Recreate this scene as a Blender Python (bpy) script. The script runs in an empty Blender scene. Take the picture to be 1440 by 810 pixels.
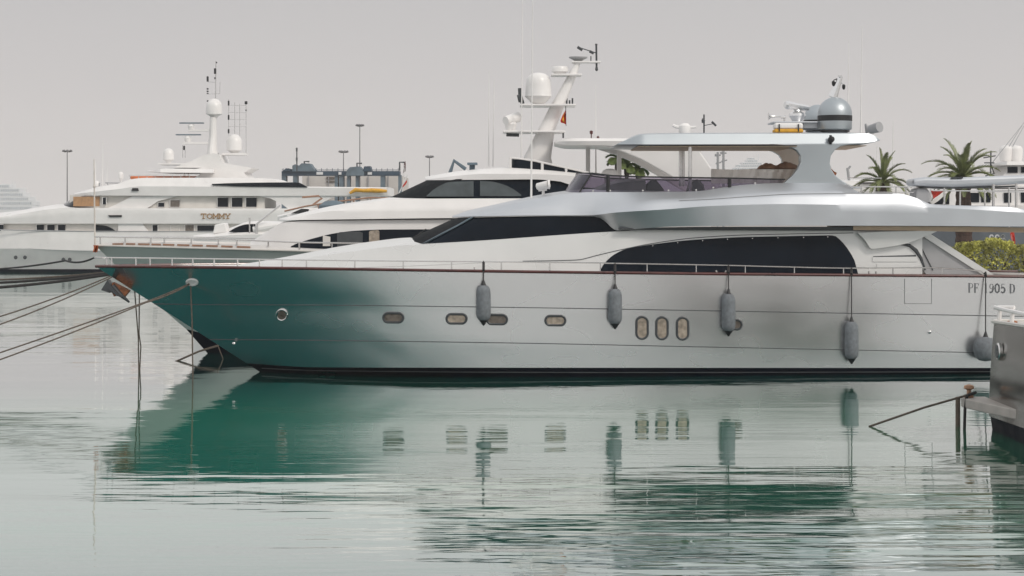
import bpy, math, random
from mathutils import Vector
random.seed(7)
SC = bpy.context.scene
COL = SC.collection
# ------------------------------------------------------------------ camera, sky, sun, exposure
F, CX, HZ, H = 2914.0, 720.0, 303.0, 4.85      # focal length in photo pixels, image centre, horizon row, eye height (m)
cd = bpy.data.cameras.new('camera'); cam = bpy.data.objects.new('camera', cd); COL.objects.link(cam)
cam.location = (0, 0, H); cam.rotation_euler = (math.pi/2, 0, 0)
cd.sensor_width = 36; cd.lens = F/1440*36; cd.shift_y = -(405-HZ)/1440
cd.clip_start = 0.5; cd.clip_end = 20000
SC.camera = cam
SC.view_settings.view_transform = 'Standard'; SC.view_settings.look = 'None'
SC.view_settings.exposure = 0.0; SC.view_settings.gamma = 1.0
SC.view_settings.use_curve_mapping = False
SUN = Vector((0.62, -0.62, 0.72)).normalized()
EL = math.asin(SUN.z); AZ = math.atan2(SUN.x, SUN.y)
wd = bpy.data.worlds.new('World'); SC.world = wd; wd.use_nodes = True
nt = wd.node_tree; nt.nodes.clear()
def N(nt, t, **k):
    n = nt.nodes.new(t)
    for a, v in k.items(): setattr(n, a, v)
    return n
o = N(nt, 'ShaderNodeOutputWorld'); bg = N(nt, 'ShaderNodeBackground'); bg.inputs[1].default_value = 0.1
sky = N(nt, 'ShaderNodeTexSky', sky_type='NISHITA', sun_disc=False, sun_elevation=EL, sun_rotation=AZ)
sky.air_density = 1.0; sky.dust_density = 6.0
hs = N(nt, 'ShaderNodeHueSaturation'); hs.inputs['Saturation'].default_value = 0.15; hs.inputs['Value'].default_value = 0.5
tc = N(nt, 'ShaderNodeTexCoord'); sp = N(nt, 'ShaderNodeSeparateXYZ')
rp = N(nt, 'ShaderNodeValToRGB')          # overcast cloud deck: pale warm horizon, brighter overhead
e = rp.color_ramp.elements
e[0].position = 0.0; e[0].color = (.75, .705, .68, 1)
e[1].position = 1.0; e[1].color = (.86, .87, .88, 1)
for p, c in ((.03, (.69, .655, .64)), (.065, (.625, .602, .597)), (.105, (.575, .562, .564)), (.15, (.68, .67, .67)), (.22, (.80, .79, .785)), (.5, (.86, .86, .865))):
    q = e.new(p); q.color = (*c, 1)
ml = N(nt, 'ShaderNodeVectorMath', operation='SCALE'); ml.inputs['Scale'].default_value = 10.0
mx = N(nt, 'ShaderNodeMix', data_type='RGBA'); mx.inputs[0].default_value = 0.94
L = nt.links.new
L(tc.outputs['Generated'], sp.inputs[0]); L(sp.outputs['Z'], rp.inputs[0]); L(rp.outputs[0], ml.inputs[0])
L(sky.outputs[0], hs.inputs['Color']); L(hs.outputs[0], mx.inputs['A']); L(ml.outputs[0], mx.inputs['B'])
L(mx.outputs['Result'], bg.inputs[0]); L(bg.outputs[0], o.inputs[0])
sd = bpy.data.lights.new('sun', 'SUN'); so = bpy.data.objects.new('sun', sd); COL.objects.link(so)
sd.energy = 1.4; sd.angle = math.radians(12); sd.color = (1, .93, .84)
so.rotation_euler = (-SUN).to_track_quat('-Z', 'Y').to_euler(); so.location = (30, -30, 60)
SC.cycles.max_bounces = 8; SC.cycles.transparent_max_bounces = 12; SC.cycles.volume_bounces = 1
SC.cycles.use_denoising = True
SC.cycles.sample_clamp_indirect = 6

# ------------------------------------------------------------------ helpers
def W(px, py, Y): return Vector(((px-CX)*Y/F, Y, H-(py-HZ)*Y/F))   # measurement on the photo at a known distance -> metres
def PY(z, Y): return HZ+(H-z)*F/Y
def I(pts, smooth=True):
    """monotone cubic (or linear) interpolation through (x, v) points"""
    xs = [p[0] for p in pts]; ys = [p[1] for p in pts]; n = len(xs)
    d = [(ys[i+1]-ys[i])/(xs[i+1]-xs[i]) for i in range(n-1)]
    m = [0.0]*n
    if n > 1:
        m[0] = d[0]; m[-1] = d[-1]
        for i in range(1, n-1):
            m[i] = 0 if d[i-1]*d[i] <= 0 else 2*d[i-1]*d[i]/(d[i-1]+d[i])
    def f(x):
        if x <= xs[0]: return ys[0]
        if x >= xs[-1]: return ys[-1]
        lo = 0
        while xs[lo+1] < x: lo += 1
        h = xs[lo+1]-xs[lo]; t = (x-xs[lo])/h
        if not smooth: return ys[lo]+t*(ys[lo+1]-ys[lo])
        t2, t3 = t*t, t*t*t
        return (2*t3-3*t2+1)*ys[lo]+(t3-2*t2+t)*h*m[lo]+(-2*t3+3*t2)*ys[lo+1]+(t3-t2)*h*m[lo+1]
    return f
def fn(a): return a if callable(a) else (I(a) if isinstance(a, (list, tuple)) else (lambda x, v=a: v))
def lin(a, b, n): return [a+(b-a)*i/(n-1) for i in range(n)]

class MB:
    def __init__(s): s.v = []; s.f = []
    def add(s, vs, fs):
        b = len(s.v); s.v += [Vector(q) for q in vs]; s.f += [tuple(b+i for i in f) for f in fs]; return s
    def grid(s, rows, close_u=False, flip=False):
        n = len(rows[0]); vs = [p for r in rows for p in r]; fs = []
        for i in range(len(rows)-1):
            for j in range(n if close_u else n-1):
                k = (j+1) % n
                q = (i*n+j, i*n+k, (i+1)*n+k, (i+1)*n+j)
                fs.append(q[::-1] if flip else q)
        return s.add(vs, fs)
    def box(s, a, b):
        x0, y0, z0 = a; x1, y1, z1 = b
        return s.add([(x0,y0,z0),(x1,y0,z0),(x1,y1,z0),(x0,y1,z0),(x0,y0,z1),(x1,y0,z1),(x1,y1,z1),(x0,y1,z1)],
                     [(0,3,2,1),(4,5,6,7),(0,1,5,4),(1,2,6,5),(2,3,7,6),(3,0,4,7)])
    def pbox(s, px0, px1, py0, py1, Y0, Y1):
        a = W(px0, py1, Y0); b = W(px1, py0, Y0); return s.box((a.x, Y0, a.z), (b.x, Y1, b.z))
    def tube(s, pts, r, seg=8, caps=True):
        pts = [Vector(p) for p in pts]; n = len(pts)
        rs = r if isinstance(r, (list, tuple)) else [r]*n
        rows = []; up = Vector((0, 0, 1)); prev = None
        for i, p in enumerate(pts):
            t = (pts[min(i+1, n-1)]-pts[max(i-1, 0)])
            if t.length < 1e-9: t = Vector((0, 0, 1))
            t.normalize()
            a = prev if prev is not None else (up if abs(t.z) < .9 else Vector((1, 0, 0)))
            u = a-t*a.dot(t)
            if u.length < 1e-6: u = t.orthogonal()
            u.normalize(); w = t.cross(u); prev = u
            rows.append([p+(u*math.cos(2*math.pi*k/seg)+w*math.sin(2*math.pi*k/seg))*rs[i] for k in range(seg)])
        s.grid(rows, close_u=True)
        if caps:
            s.add(rows[0], [tuple(range(seg))[::-1]]); s.add(rows[-1], [tuple(range(seg))])
        return s
    def ptube(s, pts, r, seg=6): return s.tube([W(*p) for p in pts], r, seg)
    def lathe(s, c, prof, seg=20, axis='Z', rot=None):
        c = Vector(c); rows = []
        for r, z in prof:
            row = []
            for k in range(seg):
                a = 2*math.pi*k/seg; x, y = r*math.cos(a), r*math.sin(a)
                q = Vector((x, y, z)) if axis == 'Z' else (Vector((z, x, y)) if axis == 'X' else Vector((y, z, x)))
                if rot is not None: q = rot @ q
                row.append(c+q)
            rows.append(row)
        s.grid(rows, close_u=True)
        s.add(rows[0], [tuple(range(seg))[::-1]]); s.add(rows[-1], [tuple(range(seg))]); return s
    def plathe(s, px, Y, prof, seg=20):
        """profile of (radius in photo px, photo row) at distance Y, bottom first"""
        k = Y/F; c = W(px, HZ, Y); c.z = 0
        return s.lathe(c, [(max(r*k, .001), H-(py-HZ)*k) for r, py in prof], seg)
    def poly(s, pts, Y, th=.05, off=0.0):
        """outline measured on the photo, front on the surface Y(px,py), given a real thickness"""
        g = Y if callable(Y) else (lambda a, b: Y)
        fr = [W(a, b, g(a, b)-off) for a, b in pts]; bk = [p+Vector((0, th, 0)) for p in fr]; n = len(pts)
        ar = sum(pts[i][0]*pts[(i+1) % n][1]-pts[(i+1) % n][0]*pts[i][1] for i in range(n))
        if ar > 0: fr = fr[::-1]; bk = bk[::-1]
        return s.add(fr+bk, [tuple(range(n)), tuple(range(n, 2*n))[::-1]]+[(i, n+i, n+(i+1) % n, (i+1) % n) for i in range(n)])
    def panel(s, top, bot, Y, n=24, off=.01, th=.03, x0=None, x1=None):
        """x-monotone patch between two measured curves lying on the surface Y(px,py)"""
        g = Y if callable(Y) else (lambda a, b: Y)
        x0 = max(top[0][0], bot[0][0]) if x0 is None else x0; x1 = min(top[-1][0], bot[-1][0]) if x1 is None else x1
        t, b = I(top), I(bot); rows = []; m = 5
        for k in range(m):
            v = k/(m-1)
            rows.append([W(x, b(x)+(t(x)-b(x))*v, g(x, b(x)+(t(x)-b(x))*v)-off) for x in lin(x0, x1, n)])
        s.grid(rows)
        rim = rows[0]+[r[-1] for r in rows[1:]]+rows[-1][::-1][1:]+[r[0] for r in rows[::-1][1:-1]]
        s.grid([rim, [p+Vector((0, th, 0)) for p in rim]], close_u=True, flip=True); return s
    def mirror(s, yc):
        n = len(s.v); s.v += [Vector((p.x, 2*yc(CX+p.x*F/yc(CX))-p.y, p.z)) for p in s.v]
        s.f += [tuple(n+i for i in f)[::-1] for f in s.f]; return s
    def loft(s, yc, pxs, curves, crown=0.0, sub=2, cap=(True, True), bottom=True, top=True):
        """curves bottom->top of (row(px), half breadth(px)); both sides of the centre line yc(px)"""
        cv = [(fn(a), fn(b)) for a, b in curves]; cr = fn(crown); secs = []
        for px in pxs:
            y = yc(px); half = []
            for i in range(len(cv)):
                p0, w0 = cv[i][0](px), cv[i][1](px)
                if i == len(cv)-1: half.append(W(px, p0, y-w0)); break
                p1, w1 = cv[i+1][0](px), cv[i+1][1](px)
                for k in range(sub):
                    t = k/sub; half.append(W(px, p0+(p1-p0)*t, y-(w0+(w1-w0)*t)))
            tp = half[-1]; wt = y-tp.y; c = cr(px)
            ring = list(half)
            if top:
                for t in (.3, .65, 1.0): ring.append(Vector((tp.x, tp.y+wt*t, tp.z+c*(1-(1-t)**2))))
                ring += [Vector((q.x, 2*y-q.y, q.z)) for q in ring[:-1][::-1]]
                secs.append(ring)
            else:
                secs.append((ring, [Vector((q.x, 2*y-q.y, q.z)) for q in ring[::-1]]))
        if top:
            s.grid(secs, close_u=bottom, flip=True)
            n = len(secs[0])
            if cap[0]: s.add(secs[0], [tuple(range(n))])
            if cap[1]: s.add(secs[-1], [tuple(range(n))[::-1]])
        else:
            s.grid([a for a, b in secs], flip=True); s.grid([b for a, b in secs], flip=True)
        return s
    def ring(s, yc, base, top, m=5, n=8, th=0, close=False):
        """upright wall from a base outline to a top outline, (px,row,half breadth) from aft round to the centre line; mirrored"""
        def dense(o):
            out = []; L_ = len(o); ts = list(range(L_))
            fx, fy, fw = I(list(zip(ts, [q[0] for q in o]))), I(list(zip(ts, [q[1] for q in o]))), I(list(zip(ts, [q[2] for q in o])))
            return [(fx(t), fy(t), fw(t)) for t in lin(0, L_-1, (L_-1)*n+1)]
        A, B = dense(base), dense(top); rows = []
        for k in range(m):
            v = k/(m-1); half = []
            for (x0, y0, w0), (x1, y1, w1) in zip(A, B):
                x, y, w = x0+(x1-x0)*v, y0+(y1-y0)*v, w0+(w1-w0)*v
                half.append(W(x, y, yc(x)-w))
            far = [Vector((q.x, 2*yc(CX+q.x*F/q.y)-q.y, q.z)) for q in half[:-1][::-1]]
            rows.append(half+far)
        s.grid(rows, close_u=close, flip=True)
        if close: s.add(rows[-1], [tuple(range(len(rows[-1])))[::-1]])
        return s

ORG = {}
def wo(p): return ORG.get(p.name, Vector((0, 0, 0))) if p is not None else Vector((0, 0, 0))
def tag(ob, label=None, cat=None, group=None, kind=None):
    if label: ob['label'] = label
    if cat: ob['category'] = cat
    if group: ob['group'] = group
    if kind: ob['kind'] = kind
    return ob
def thing(name, label, cat, loc, group=None):
    ob = bpy.data.objects.new(name, None); COL.objects.link(ob); ob.location = loc
    ob.empty_display_size = .3; ORG[ob.name] = Vector(loc); return tag(ob, label, cat, group)
SPLIT = {'hawse_pipe', 'navigation_light', 'windscreen_wiper', 'drain_fitting', 'outlet_plate', 'mooring_cleat', 'whip_mount', 'bulwark_trim', 'top_support', 'vent_slot', 'mast_platform', 'boom_gap', 'side_window', 'headliner', 'searchlight', 'floodlight', 'window_stud', 'screen_stud'}
def pieces(mb):
    n = len(mb.v); r = list(range(n))
    def find(i):
        while r[i] != i: r[i] = r[r[i]]; i = r[i]
        return i
    for f in mb.f:
        for q in f[1:]: r[find(q)] = find(f[0])
    out = {}
    for f in mb.f: out.setdefault(find(f[0]), []).append(f)
    res = []
    for fs in out.values():
        ids = sorted({i for f in fs for i in f}); mp = {i: k for k, i in enumerate(ids)}
        m2 = MB(); m2.v = [mb.v[i] for i in ids]; m2.f = [tuple(mp[i] for i in f) for f in fs]; res.append(m2)
    return res
def merge_close(mb, eps=1e-4):
    key = {}; mp = []; m2 = MB()
    for p in mb.v:
        k = (round(p.x/eps), round(p.y/eps), round(p.z/eps))
        if k not in key: key[k] = len(m2.v); m2.v.append(p)
        mp.append(key[k])
    m2.f = [f for f in (tuple(dict.fromkeys(mp[i] for i in f)) for f in mb.f) if len(f) > 2]; return m2
def part(name, mb, mat, parent=None, angle=32, bevel=0.0, smooth=True, label=None):
    if name in SPLIT:
        ps = pieces(merge_close(mb)); SPLIT.discard(name)
        obs = [part(name, q, mat, parent, angle, bevel, smooth, label) for q in ps]; SPLIT.add(name); return obs[0]
    off = wo(parent); me = bpy.data.meshes.new(name)
    me.from_pydata([tuple(p-off) for p in mb.v], [], mb.f)
    import bmesh
    bm = bmesh.new(); bm.from_mesh(me); bmesh.ops.remove_doubles(bm, verts=bm.verts, dist=1e-4)
    bm.to_mesh(me); bm.free()
    if smooth and len(me.polygons):
        me.polygons.foreach_set('use_smooth', [True]*len(me.polygons)); me.set_sharp_from_angle(angle=math.radians(angle))
    me.materials.append(mat); ob = bpy.data.objects.new(name, me); COL.objects.link(ob)
    if parent is not None: ob.parent = parent
    ORG[ob.name] = off
    if bevel:
        b = ob.modifiers.new('bevel', 'BEVEL'); b.width = bevel; b.segments = 3; b.limit_method = 'ANGLE'; b.angle_limit = math.radians(35)
        b.harden_normals = False
    if label: ob['label'] = label
    return ob
def solo(name, mb, mat, label, cat, group=None, kind=None, loc=None, **k):
    """a thing that is one mesh"""
    if loc is None:
        xs = [p.x for p in mb.v]; ys = [p.y for p in mb.v]; loc = Vector(((min(xs)+max(xs))/2, (min(ys)+max(ys))/2, min(p.z for p in mb.v)))
    loc = Vector(loc); m2 = MB(); m2.v = [p-loc for p in mb.v]; m2.f = mb.f
    ob = part(name, m2, mat, None, **k); ob.location = loc; ORG[ob.name] = loc
    return tag(ob, label, cat, group, kind)

# ------------------------------------------------------------------ materials
def mat(name, col, rough=.4, metal=0.0, var=.08, vscale=3.0, bump=0.0, bscale=40.0, spec=.5, coat=0.0, stretch=(1, 1, 1)):
    m = bpy.data.materials.new(name); m.use_nodes = True; t = m.node_tree; b = t.nodes['Principled BSDF']
    b.inputs['Base Color'].default_value = (*col, 1); b.inputs['Roughness'].default_value = rough
    b.inputs['Metallic'].default_value = metal; b.inputs['Specular IOR Level'].default_value = spec
    b.inputs['Coat Weight'].default_value = coat; b.inputs['Coat Roughness'].default_value = .08
    c = N(t, 'ShaderNodeTexCoord'); mp = N(t, 'ShaderNodeMapping'); mp.inputs['Scale'].default_value = stretch
    t.links.new(c.outputs['Object'], mp.inputs[0])
    if var:
        n = N(t, 'ShaderNodeTexNoise'); n.inputs['Scale'].default_value = vscale; n.inputs['Detail'].default_value = 1.5 if var <= .03 else 6
        t.links.new(mp.outputs[0], n.inputs['Vector'])
        r = N(t, 'ShaderNodeMapRange'); r.inputs[1].default_value = .25; r.inputs[2].default_value = .75
        r.inputs[3].default_value = 1-var*1.6; r.inputs[4].default_value = 1+var
        t.links.new(n.outputs[0], r.inputs[0])
        s = N(t, 'ShaderNodeVectorMath', operation='SCALE'); s.inputs[0].default_value = col
        t.links.new(r.outputs[0], s.inputs['Scale']); t.links.new(s.outputs[0], b.inputs['Base Color'])
        r2 = N(t, 'ShaderNodeMapRange'); r2.inputs[1].default_value = .3; r2.inputs[2].default_value = .7
        r2.inputs[3].default_value = rough*.85; r2.inputs[4].default_value = min(1, rough*1.2)
        t.links.new(n.outputs[0], r2.inputs[0]); t.links.new(r2.outputs[0], b.inputs['Roughness'])
    if bump:
        n2 = N(t, 'ShaderNodeTexNoise'); n2.inputs['Scale'].default_value = bscale; n2.inputs['Detail'].default_value = 3
        t.links.new(mp.outputs[0], n2.inputs['Vector'])
        bp = N(t, 'ShaderNodeBump'); bp.inputs['Strength'].default_value = 1; bp.inputs['Distance'].default_value = bump
        t.links.new(n2.outputs[0], bp.inputs['Height']); t.links.new(bp.outputs[0], b.inputs['Normal'])
    return m
M = {}
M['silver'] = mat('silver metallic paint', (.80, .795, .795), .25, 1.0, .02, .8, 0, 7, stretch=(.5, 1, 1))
M['silvertoned'] = mat('silver metallic paint, upper works', (.57, .59, .62), .40, .8, .03, .8)  # same silver; base darkened to take sun glare out of the colour
M['silvershaded'] = mat('silver metallic paint, hardtop', (.43, .465, .49), .40, .8, .03, .8)  # same silver darkened again, its dimmer reflection painted into the base
M['pearl'] = mat('pearl silver paint', (.68, .68, .67), .30, .25, .03, 1.0, .0010, 6)
M['white'] = mat('white gelcoat', (.80, .78, .765), .32, 0, .05, .9)
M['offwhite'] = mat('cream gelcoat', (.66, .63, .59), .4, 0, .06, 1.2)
M['hullgreen'] = mat('pale sage metallic paint', (.53, .57, .54), .36, .22, .03, .8)
M['glass'] = mat('dark tinted glass', (.006, .010, .017), .06, 0, .25, .6, .0004, 2.5, spec=.12)
M['glassgreen'] = mat('grey green cabin glass', (.07, .085, .09), .10, 0, .25, 1.5)
M['mesh'] = mat('black mesh cover', (.010, .012, .015), .75, 0, .3, 6, spec=.1)
M['boot'] = mat('navy antifouling', (.003, .005, .012), .55, 0, .3, 2, spec=.06)
M['black'] = mat('black rubber', (.012, .012, .014), .5, 0, .2, 5)
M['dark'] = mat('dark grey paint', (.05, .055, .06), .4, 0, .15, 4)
M['groove'] = mat('dark seam', (.07, .075, .08), .5, 0, .1, 3)  # dark tone of the seam and styling lines
M['maroon'] = mat('varnished maroon rail', (.085, .016, .013), .3, 0, .25, 3, coat=.4)
M['teak'] = mat('teak', (.36, .20, .13), .55, 0, .2, 8, stretch=(.15, 3, 3))
M['steel'] = mat('polished stainless', (.72, .71, .70), .22, 1.0, .05, 5)
M['deck'] = mat('pale deck', (.55, .52, .49), .6, 0, .1, 3)
M['lining'] = mat('pale lining', (.84, .72, .62), .6, 0, .06, 2)
M['beige'] = mat('beige headliner', (.62, .45, .32), .6, 0, .1, 2)
M['canvas'] = mat('beige canvas', (.66, .61, .56), .85, 0, .12, 3, .01, 4)
M['bundle'] = mat('brown cushions', (.42, .25, .17), .85, 0, .2, 5, .01, 6)
M['pole'] = mat('galvanised pole', (.15, .15, .155), .6, 0, .1, 2)
M['ropelight'] = mat('coiled tan rope', (.42, .24, .15), .85, 0, .25, 14)
M['post'] = mat('weathered post', (.15, .115, .09), .9, 0, .3, 6)
M['warmgrey'] = mat('worn grey platform', (.40, .37, .34), .6, 0, .15, 2)
M['grey'] = mat('light grey panel', (.36, .36, .37), .5, 0, .05, 1.5)
M['curtain'] = mat('beige curtain', (.36, .30, .24), .5, 0, .35, 7)  # lighter of the two curtain tones
M['curtainbrown'] = mat('brown curtain', (.15, .125, .105), .3, 0, .3, 7)  # darker of the two curtain tones
M['fabric'] = mat('grey fender sleeve', (.175, .19, .205), .95, 0, .2, 9, .006, 60)
M['rope'] = mat('weathered rope', (.12, .095, .075), .9, 0, .3, 12, .004, 60)
M['ropedark'] = mat('wet dark rope', (.028, .026, .026), .8, 0, .3, 12)
M['yellow'] = mat('yellow cover', (.70, .36, .03), .6, 0, .15, 5)
M['red'] = mat('red paint', (.58, .04, .02), .6, 0, .1, 5)
M['gold'] = mat('gold lettering', (.46, .27, .12), .4, .3, .05, 5)
M['ink'] = mat('grey lettering', (.14, .145, .155), .5, 0, .05, 5)
M['rust'] = mat('rusty steel', (.36, .13, .055), .8, 0, .45, 9, .01, 20)
M['blue'] = mat('dull blue steelwork', (.03, .06, .095), .6, 0, .2, 1)
M['bluegrey'] = mat('blue grey steel', (.12, .165, .20), .6, 0, .2, 1)
M['concrete'] = mat('quay concrete', (.30, .28, .26), .85, 0, .2, .6, .01, 3)
M['tan'] = mat('tan blind', (.42, .24, .12), .6, 0, .15, 4)
M['navy'] = mat('grey warship paint', (.15, .175, .20), .55, 0, .12, 1)
M['bark'] = mat('palm bark', (.075, .045, .035), .95, 0, .4, 8, .03, 12)
M['frond'] = mat('palm frond green', (.20, .23, .085), .6, 0, .5, 1.6)
M['frondpale'] = mat('broad leaf green', (.17, .23, .06), .6, 0, .5, 1.4)
M['leaf'] = mat('hedge leaf', (.42, .41, .085), .6, 0, .6, 1.3)
M['fgsteel'] = mat('brushed grey hull', (.19, .175, .155), .16, .75, .12, .9)
M['ship'] = mat('hazed white', (.66, .67, .68), .5, 0, .05, .3)  # lightened to put extra haze into the ships' own colour
M['hazewin'] = mat('hazed window panes', (.40, .44, .48), .3, 0, .2, .5)  # panes paled so that distance haze is part of the colour
M['pale'] = mat('pale building wall', (.58, .55, .52), .8, 0, .08, .4)
M['orange'] = mat('orange fabric', (.60, .16, .05), .8, 0, .2, 6)
m = bpy.data.materials.new('beige canvas translucent'); m.use_nodes = True; t = m.node_tree; b = t.nodes['Principled BSDF']; b.inputs['Base Color'].default_value = (.66, .61, .56, 1); b.inputs['Roughness'].default_value = .9
x = N(t, 'ShaderNodeMixShader'); x.inputs[0].default_value = .75; q = N(t, 'ShaderNodeBsdfTranslucent'); q.inputs[0].default_value = (.86, .81, .76, 1)
t.links.new(b.outputs[0], x.inputs[1]); t.links.new(q.outputs[0], x.inputs[2]); t.links.new(x.outputs[0], t.nodes['Material Output'].inputs[0])
M['canvaslit'] = m
# smoked purple screen: see-through tinted acrylic
m = bpy.data.materials.new('smoked acrylic'); m.use_nodes = True; t = m.node_tree; t.nodes.clear()
oo = N(t, 'ShaderNodeOutputMaterial'); a = N(t, 'ShaderNodeBsdfTransparent'); a.inputs[0].default_value = (.46, .42, .50, 1)
b = N(t, 'ShaderNodeBsdfGlossy'); b.inputs[0].default_value = (.8, .8, .85, 1); b.inputs['Roughness'].default_value = .05
x = N(t, 'ShaderNodeMixShader'); fr = N(t, 'ShaderNodeFresnel'); fr.inputs[0].default_value = 1.5
t.links.new(fr.outputs[0], x.inputs[0]); t.links.new(a.outputs[0], x.inputs[1]); t.links.new(b.outputs[0], x.inputs[2]); t.links.new(x.outputs[0], oo.inputs[0])
M['acrylic'] = m

# ------------------------------------------------------------------ water
m = bpy.data.materials.new('harbour water'); m.use_nodes = True; t = m.node_tree; t.nodes.clear()
oo = N(t, 'ShaderNodeOutputMaterial'); body = N(t, 'ShaderNodeBsdfDiffuse'); 
lw_ = N(t, 'ShaderNodeLayerWeight'); lw_.inputs[0].default_value = .5; cr_ = N(t, 'ShaderNodeValToRGB')   # emerald band by view angle; darker ends put reflection shade into the colour
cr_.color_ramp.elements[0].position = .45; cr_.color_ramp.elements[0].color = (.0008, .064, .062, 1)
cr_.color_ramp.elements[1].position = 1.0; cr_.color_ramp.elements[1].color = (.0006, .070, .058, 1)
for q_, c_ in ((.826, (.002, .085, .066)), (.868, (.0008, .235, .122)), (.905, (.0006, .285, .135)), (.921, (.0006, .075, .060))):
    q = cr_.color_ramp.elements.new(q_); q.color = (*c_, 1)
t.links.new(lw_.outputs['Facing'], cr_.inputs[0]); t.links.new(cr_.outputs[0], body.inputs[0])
gl = N(t, 'ShaderNodeBsdfGlossy'); gl.inputs[0].default_value = (1, 1, 1, 1); gl.inputs['Roughness'].default_value = .03
mxs = N(t, 'ShaderNodeMixShader'); fr = N(t, 'ShaderNodeFresnel'); fr.inputs[0].default_value = 1.33
mr = N(t, 'ShaderNodeMapRange'); mr.inputs[1].default_value = .026; mr.inputs[2].default_value = .45; mr.inputs[3].default_value = .012; mr.inputs[4].default_value = .86
g = N(t, 'ShaderNodeNewGeometry')
def noise(sx, sy, scale, detail, rough=.5, off=0):
    mp = N(t, 'ShaderNodeMapping'); mp.inputs['Scale'].default_value = (sx, sy, 1); mp.inputs['Location'].default_value = (off, off, off)
    n = N(t, 'ShaderNodeTexNoise'); n.inputs['Scale'].default_value = scale; n.inputs['Detail'].default_value = detail; n.inputs['Roughness'].default_value = rough
    t.links.new(g.outputs['Position'], mp.inputs[0]); t.links.new(mp.outputs[0], n.inputs['Vector']); return n.outputs[0]
def mth(op, a_, b_=None):
    n = N(t, 'ShaderNodeMath', operation=op)
    for i, q in enumerate((a_, b_)):
        if q is None: continue
        if isinstance(q, (int, float)): n.inputs[i].default_value = q
        else: t.links.new(q, n.inputs[i])
    return n.outputs[0]
ripA = noise(.26, 1.0, 1.0, 2, .45)            # half-metre ripples, crests along the yacht
ripB = noise(.20, .62, .55, 1, .4, 31)         # longer slow undulation
ripC = noise(.8, 3.4, 1.0, 2, .5, 77)        # fine cat's paws
patch = noise(.7, 1.0, .055, 2, .5, 11)       # breeze patches
sx = N(t, 'ShaderNodeSeparateXYZ'); t.links.new(g.outputs['Position'], sx.inputs[0])
near = N(t, 'ShaderNodeMapRange'); near.interpolation_type = 'SMOOTHSTEP'
for i, v in enumerate((0, 32, 47, 1.0, .32)[1:], 1): near.inputs[i].default_value = v
t.links.new(sx.outputs['Y'], near.inputs[0])
pr = N(t, 'ShaderNodeMapRange'); pr.interpolation_type = 'SMOOTHSTEP'
for i, v in ((1, .42), (2, .64), (3, .22), (4, 1.15)): pr.inputs[i].default_value = v
t.links.new(patch, pr.inputs[0])
amp = mth('MULTIPLY', near.outputs[0], pr.outputs[0])
hgt = mth('ADD', mth('ADD', mth('MULTIPLY', ripA, mth('MULTIPLY', amp, .046)), mth('MULTIPLY', ripB, mth('ADD', mth('MULTIPLY', amp, .046), .014))), mth('MULTIPLY', ripC, mth('ADD', mth('MULTIPLY', amp, .0035), .0020)))
bp = N(t, 'ShaderNodeBump'); bp.inputs['Strength'].default_value = 1; bp.inputs['Distance'].default_value = 1
t.links.new(hgt, bp.inputs['Height'])
for q in (gl, fr): t.links.new(bp.outputs[0], q.inputs['Normal'])
t.links.new(fr.outputs[0], mr.inputs[0]); t.links.new(mr.outputs[0], mxs.inputs[0])
t.links.new(body.outputs[0], mxs.inputs[1]); t.links.new(gl.outputs[0], mxs.inputs[2]); t.links.new(mxs.outputs[0], oo.inputs[0])
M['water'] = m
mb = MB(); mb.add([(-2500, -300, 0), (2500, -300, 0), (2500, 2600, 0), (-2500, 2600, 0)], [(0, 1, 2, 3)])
solo('water', mb, M['water'], None, None, kind='structure', loc=(0, 0, 0))

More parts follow.
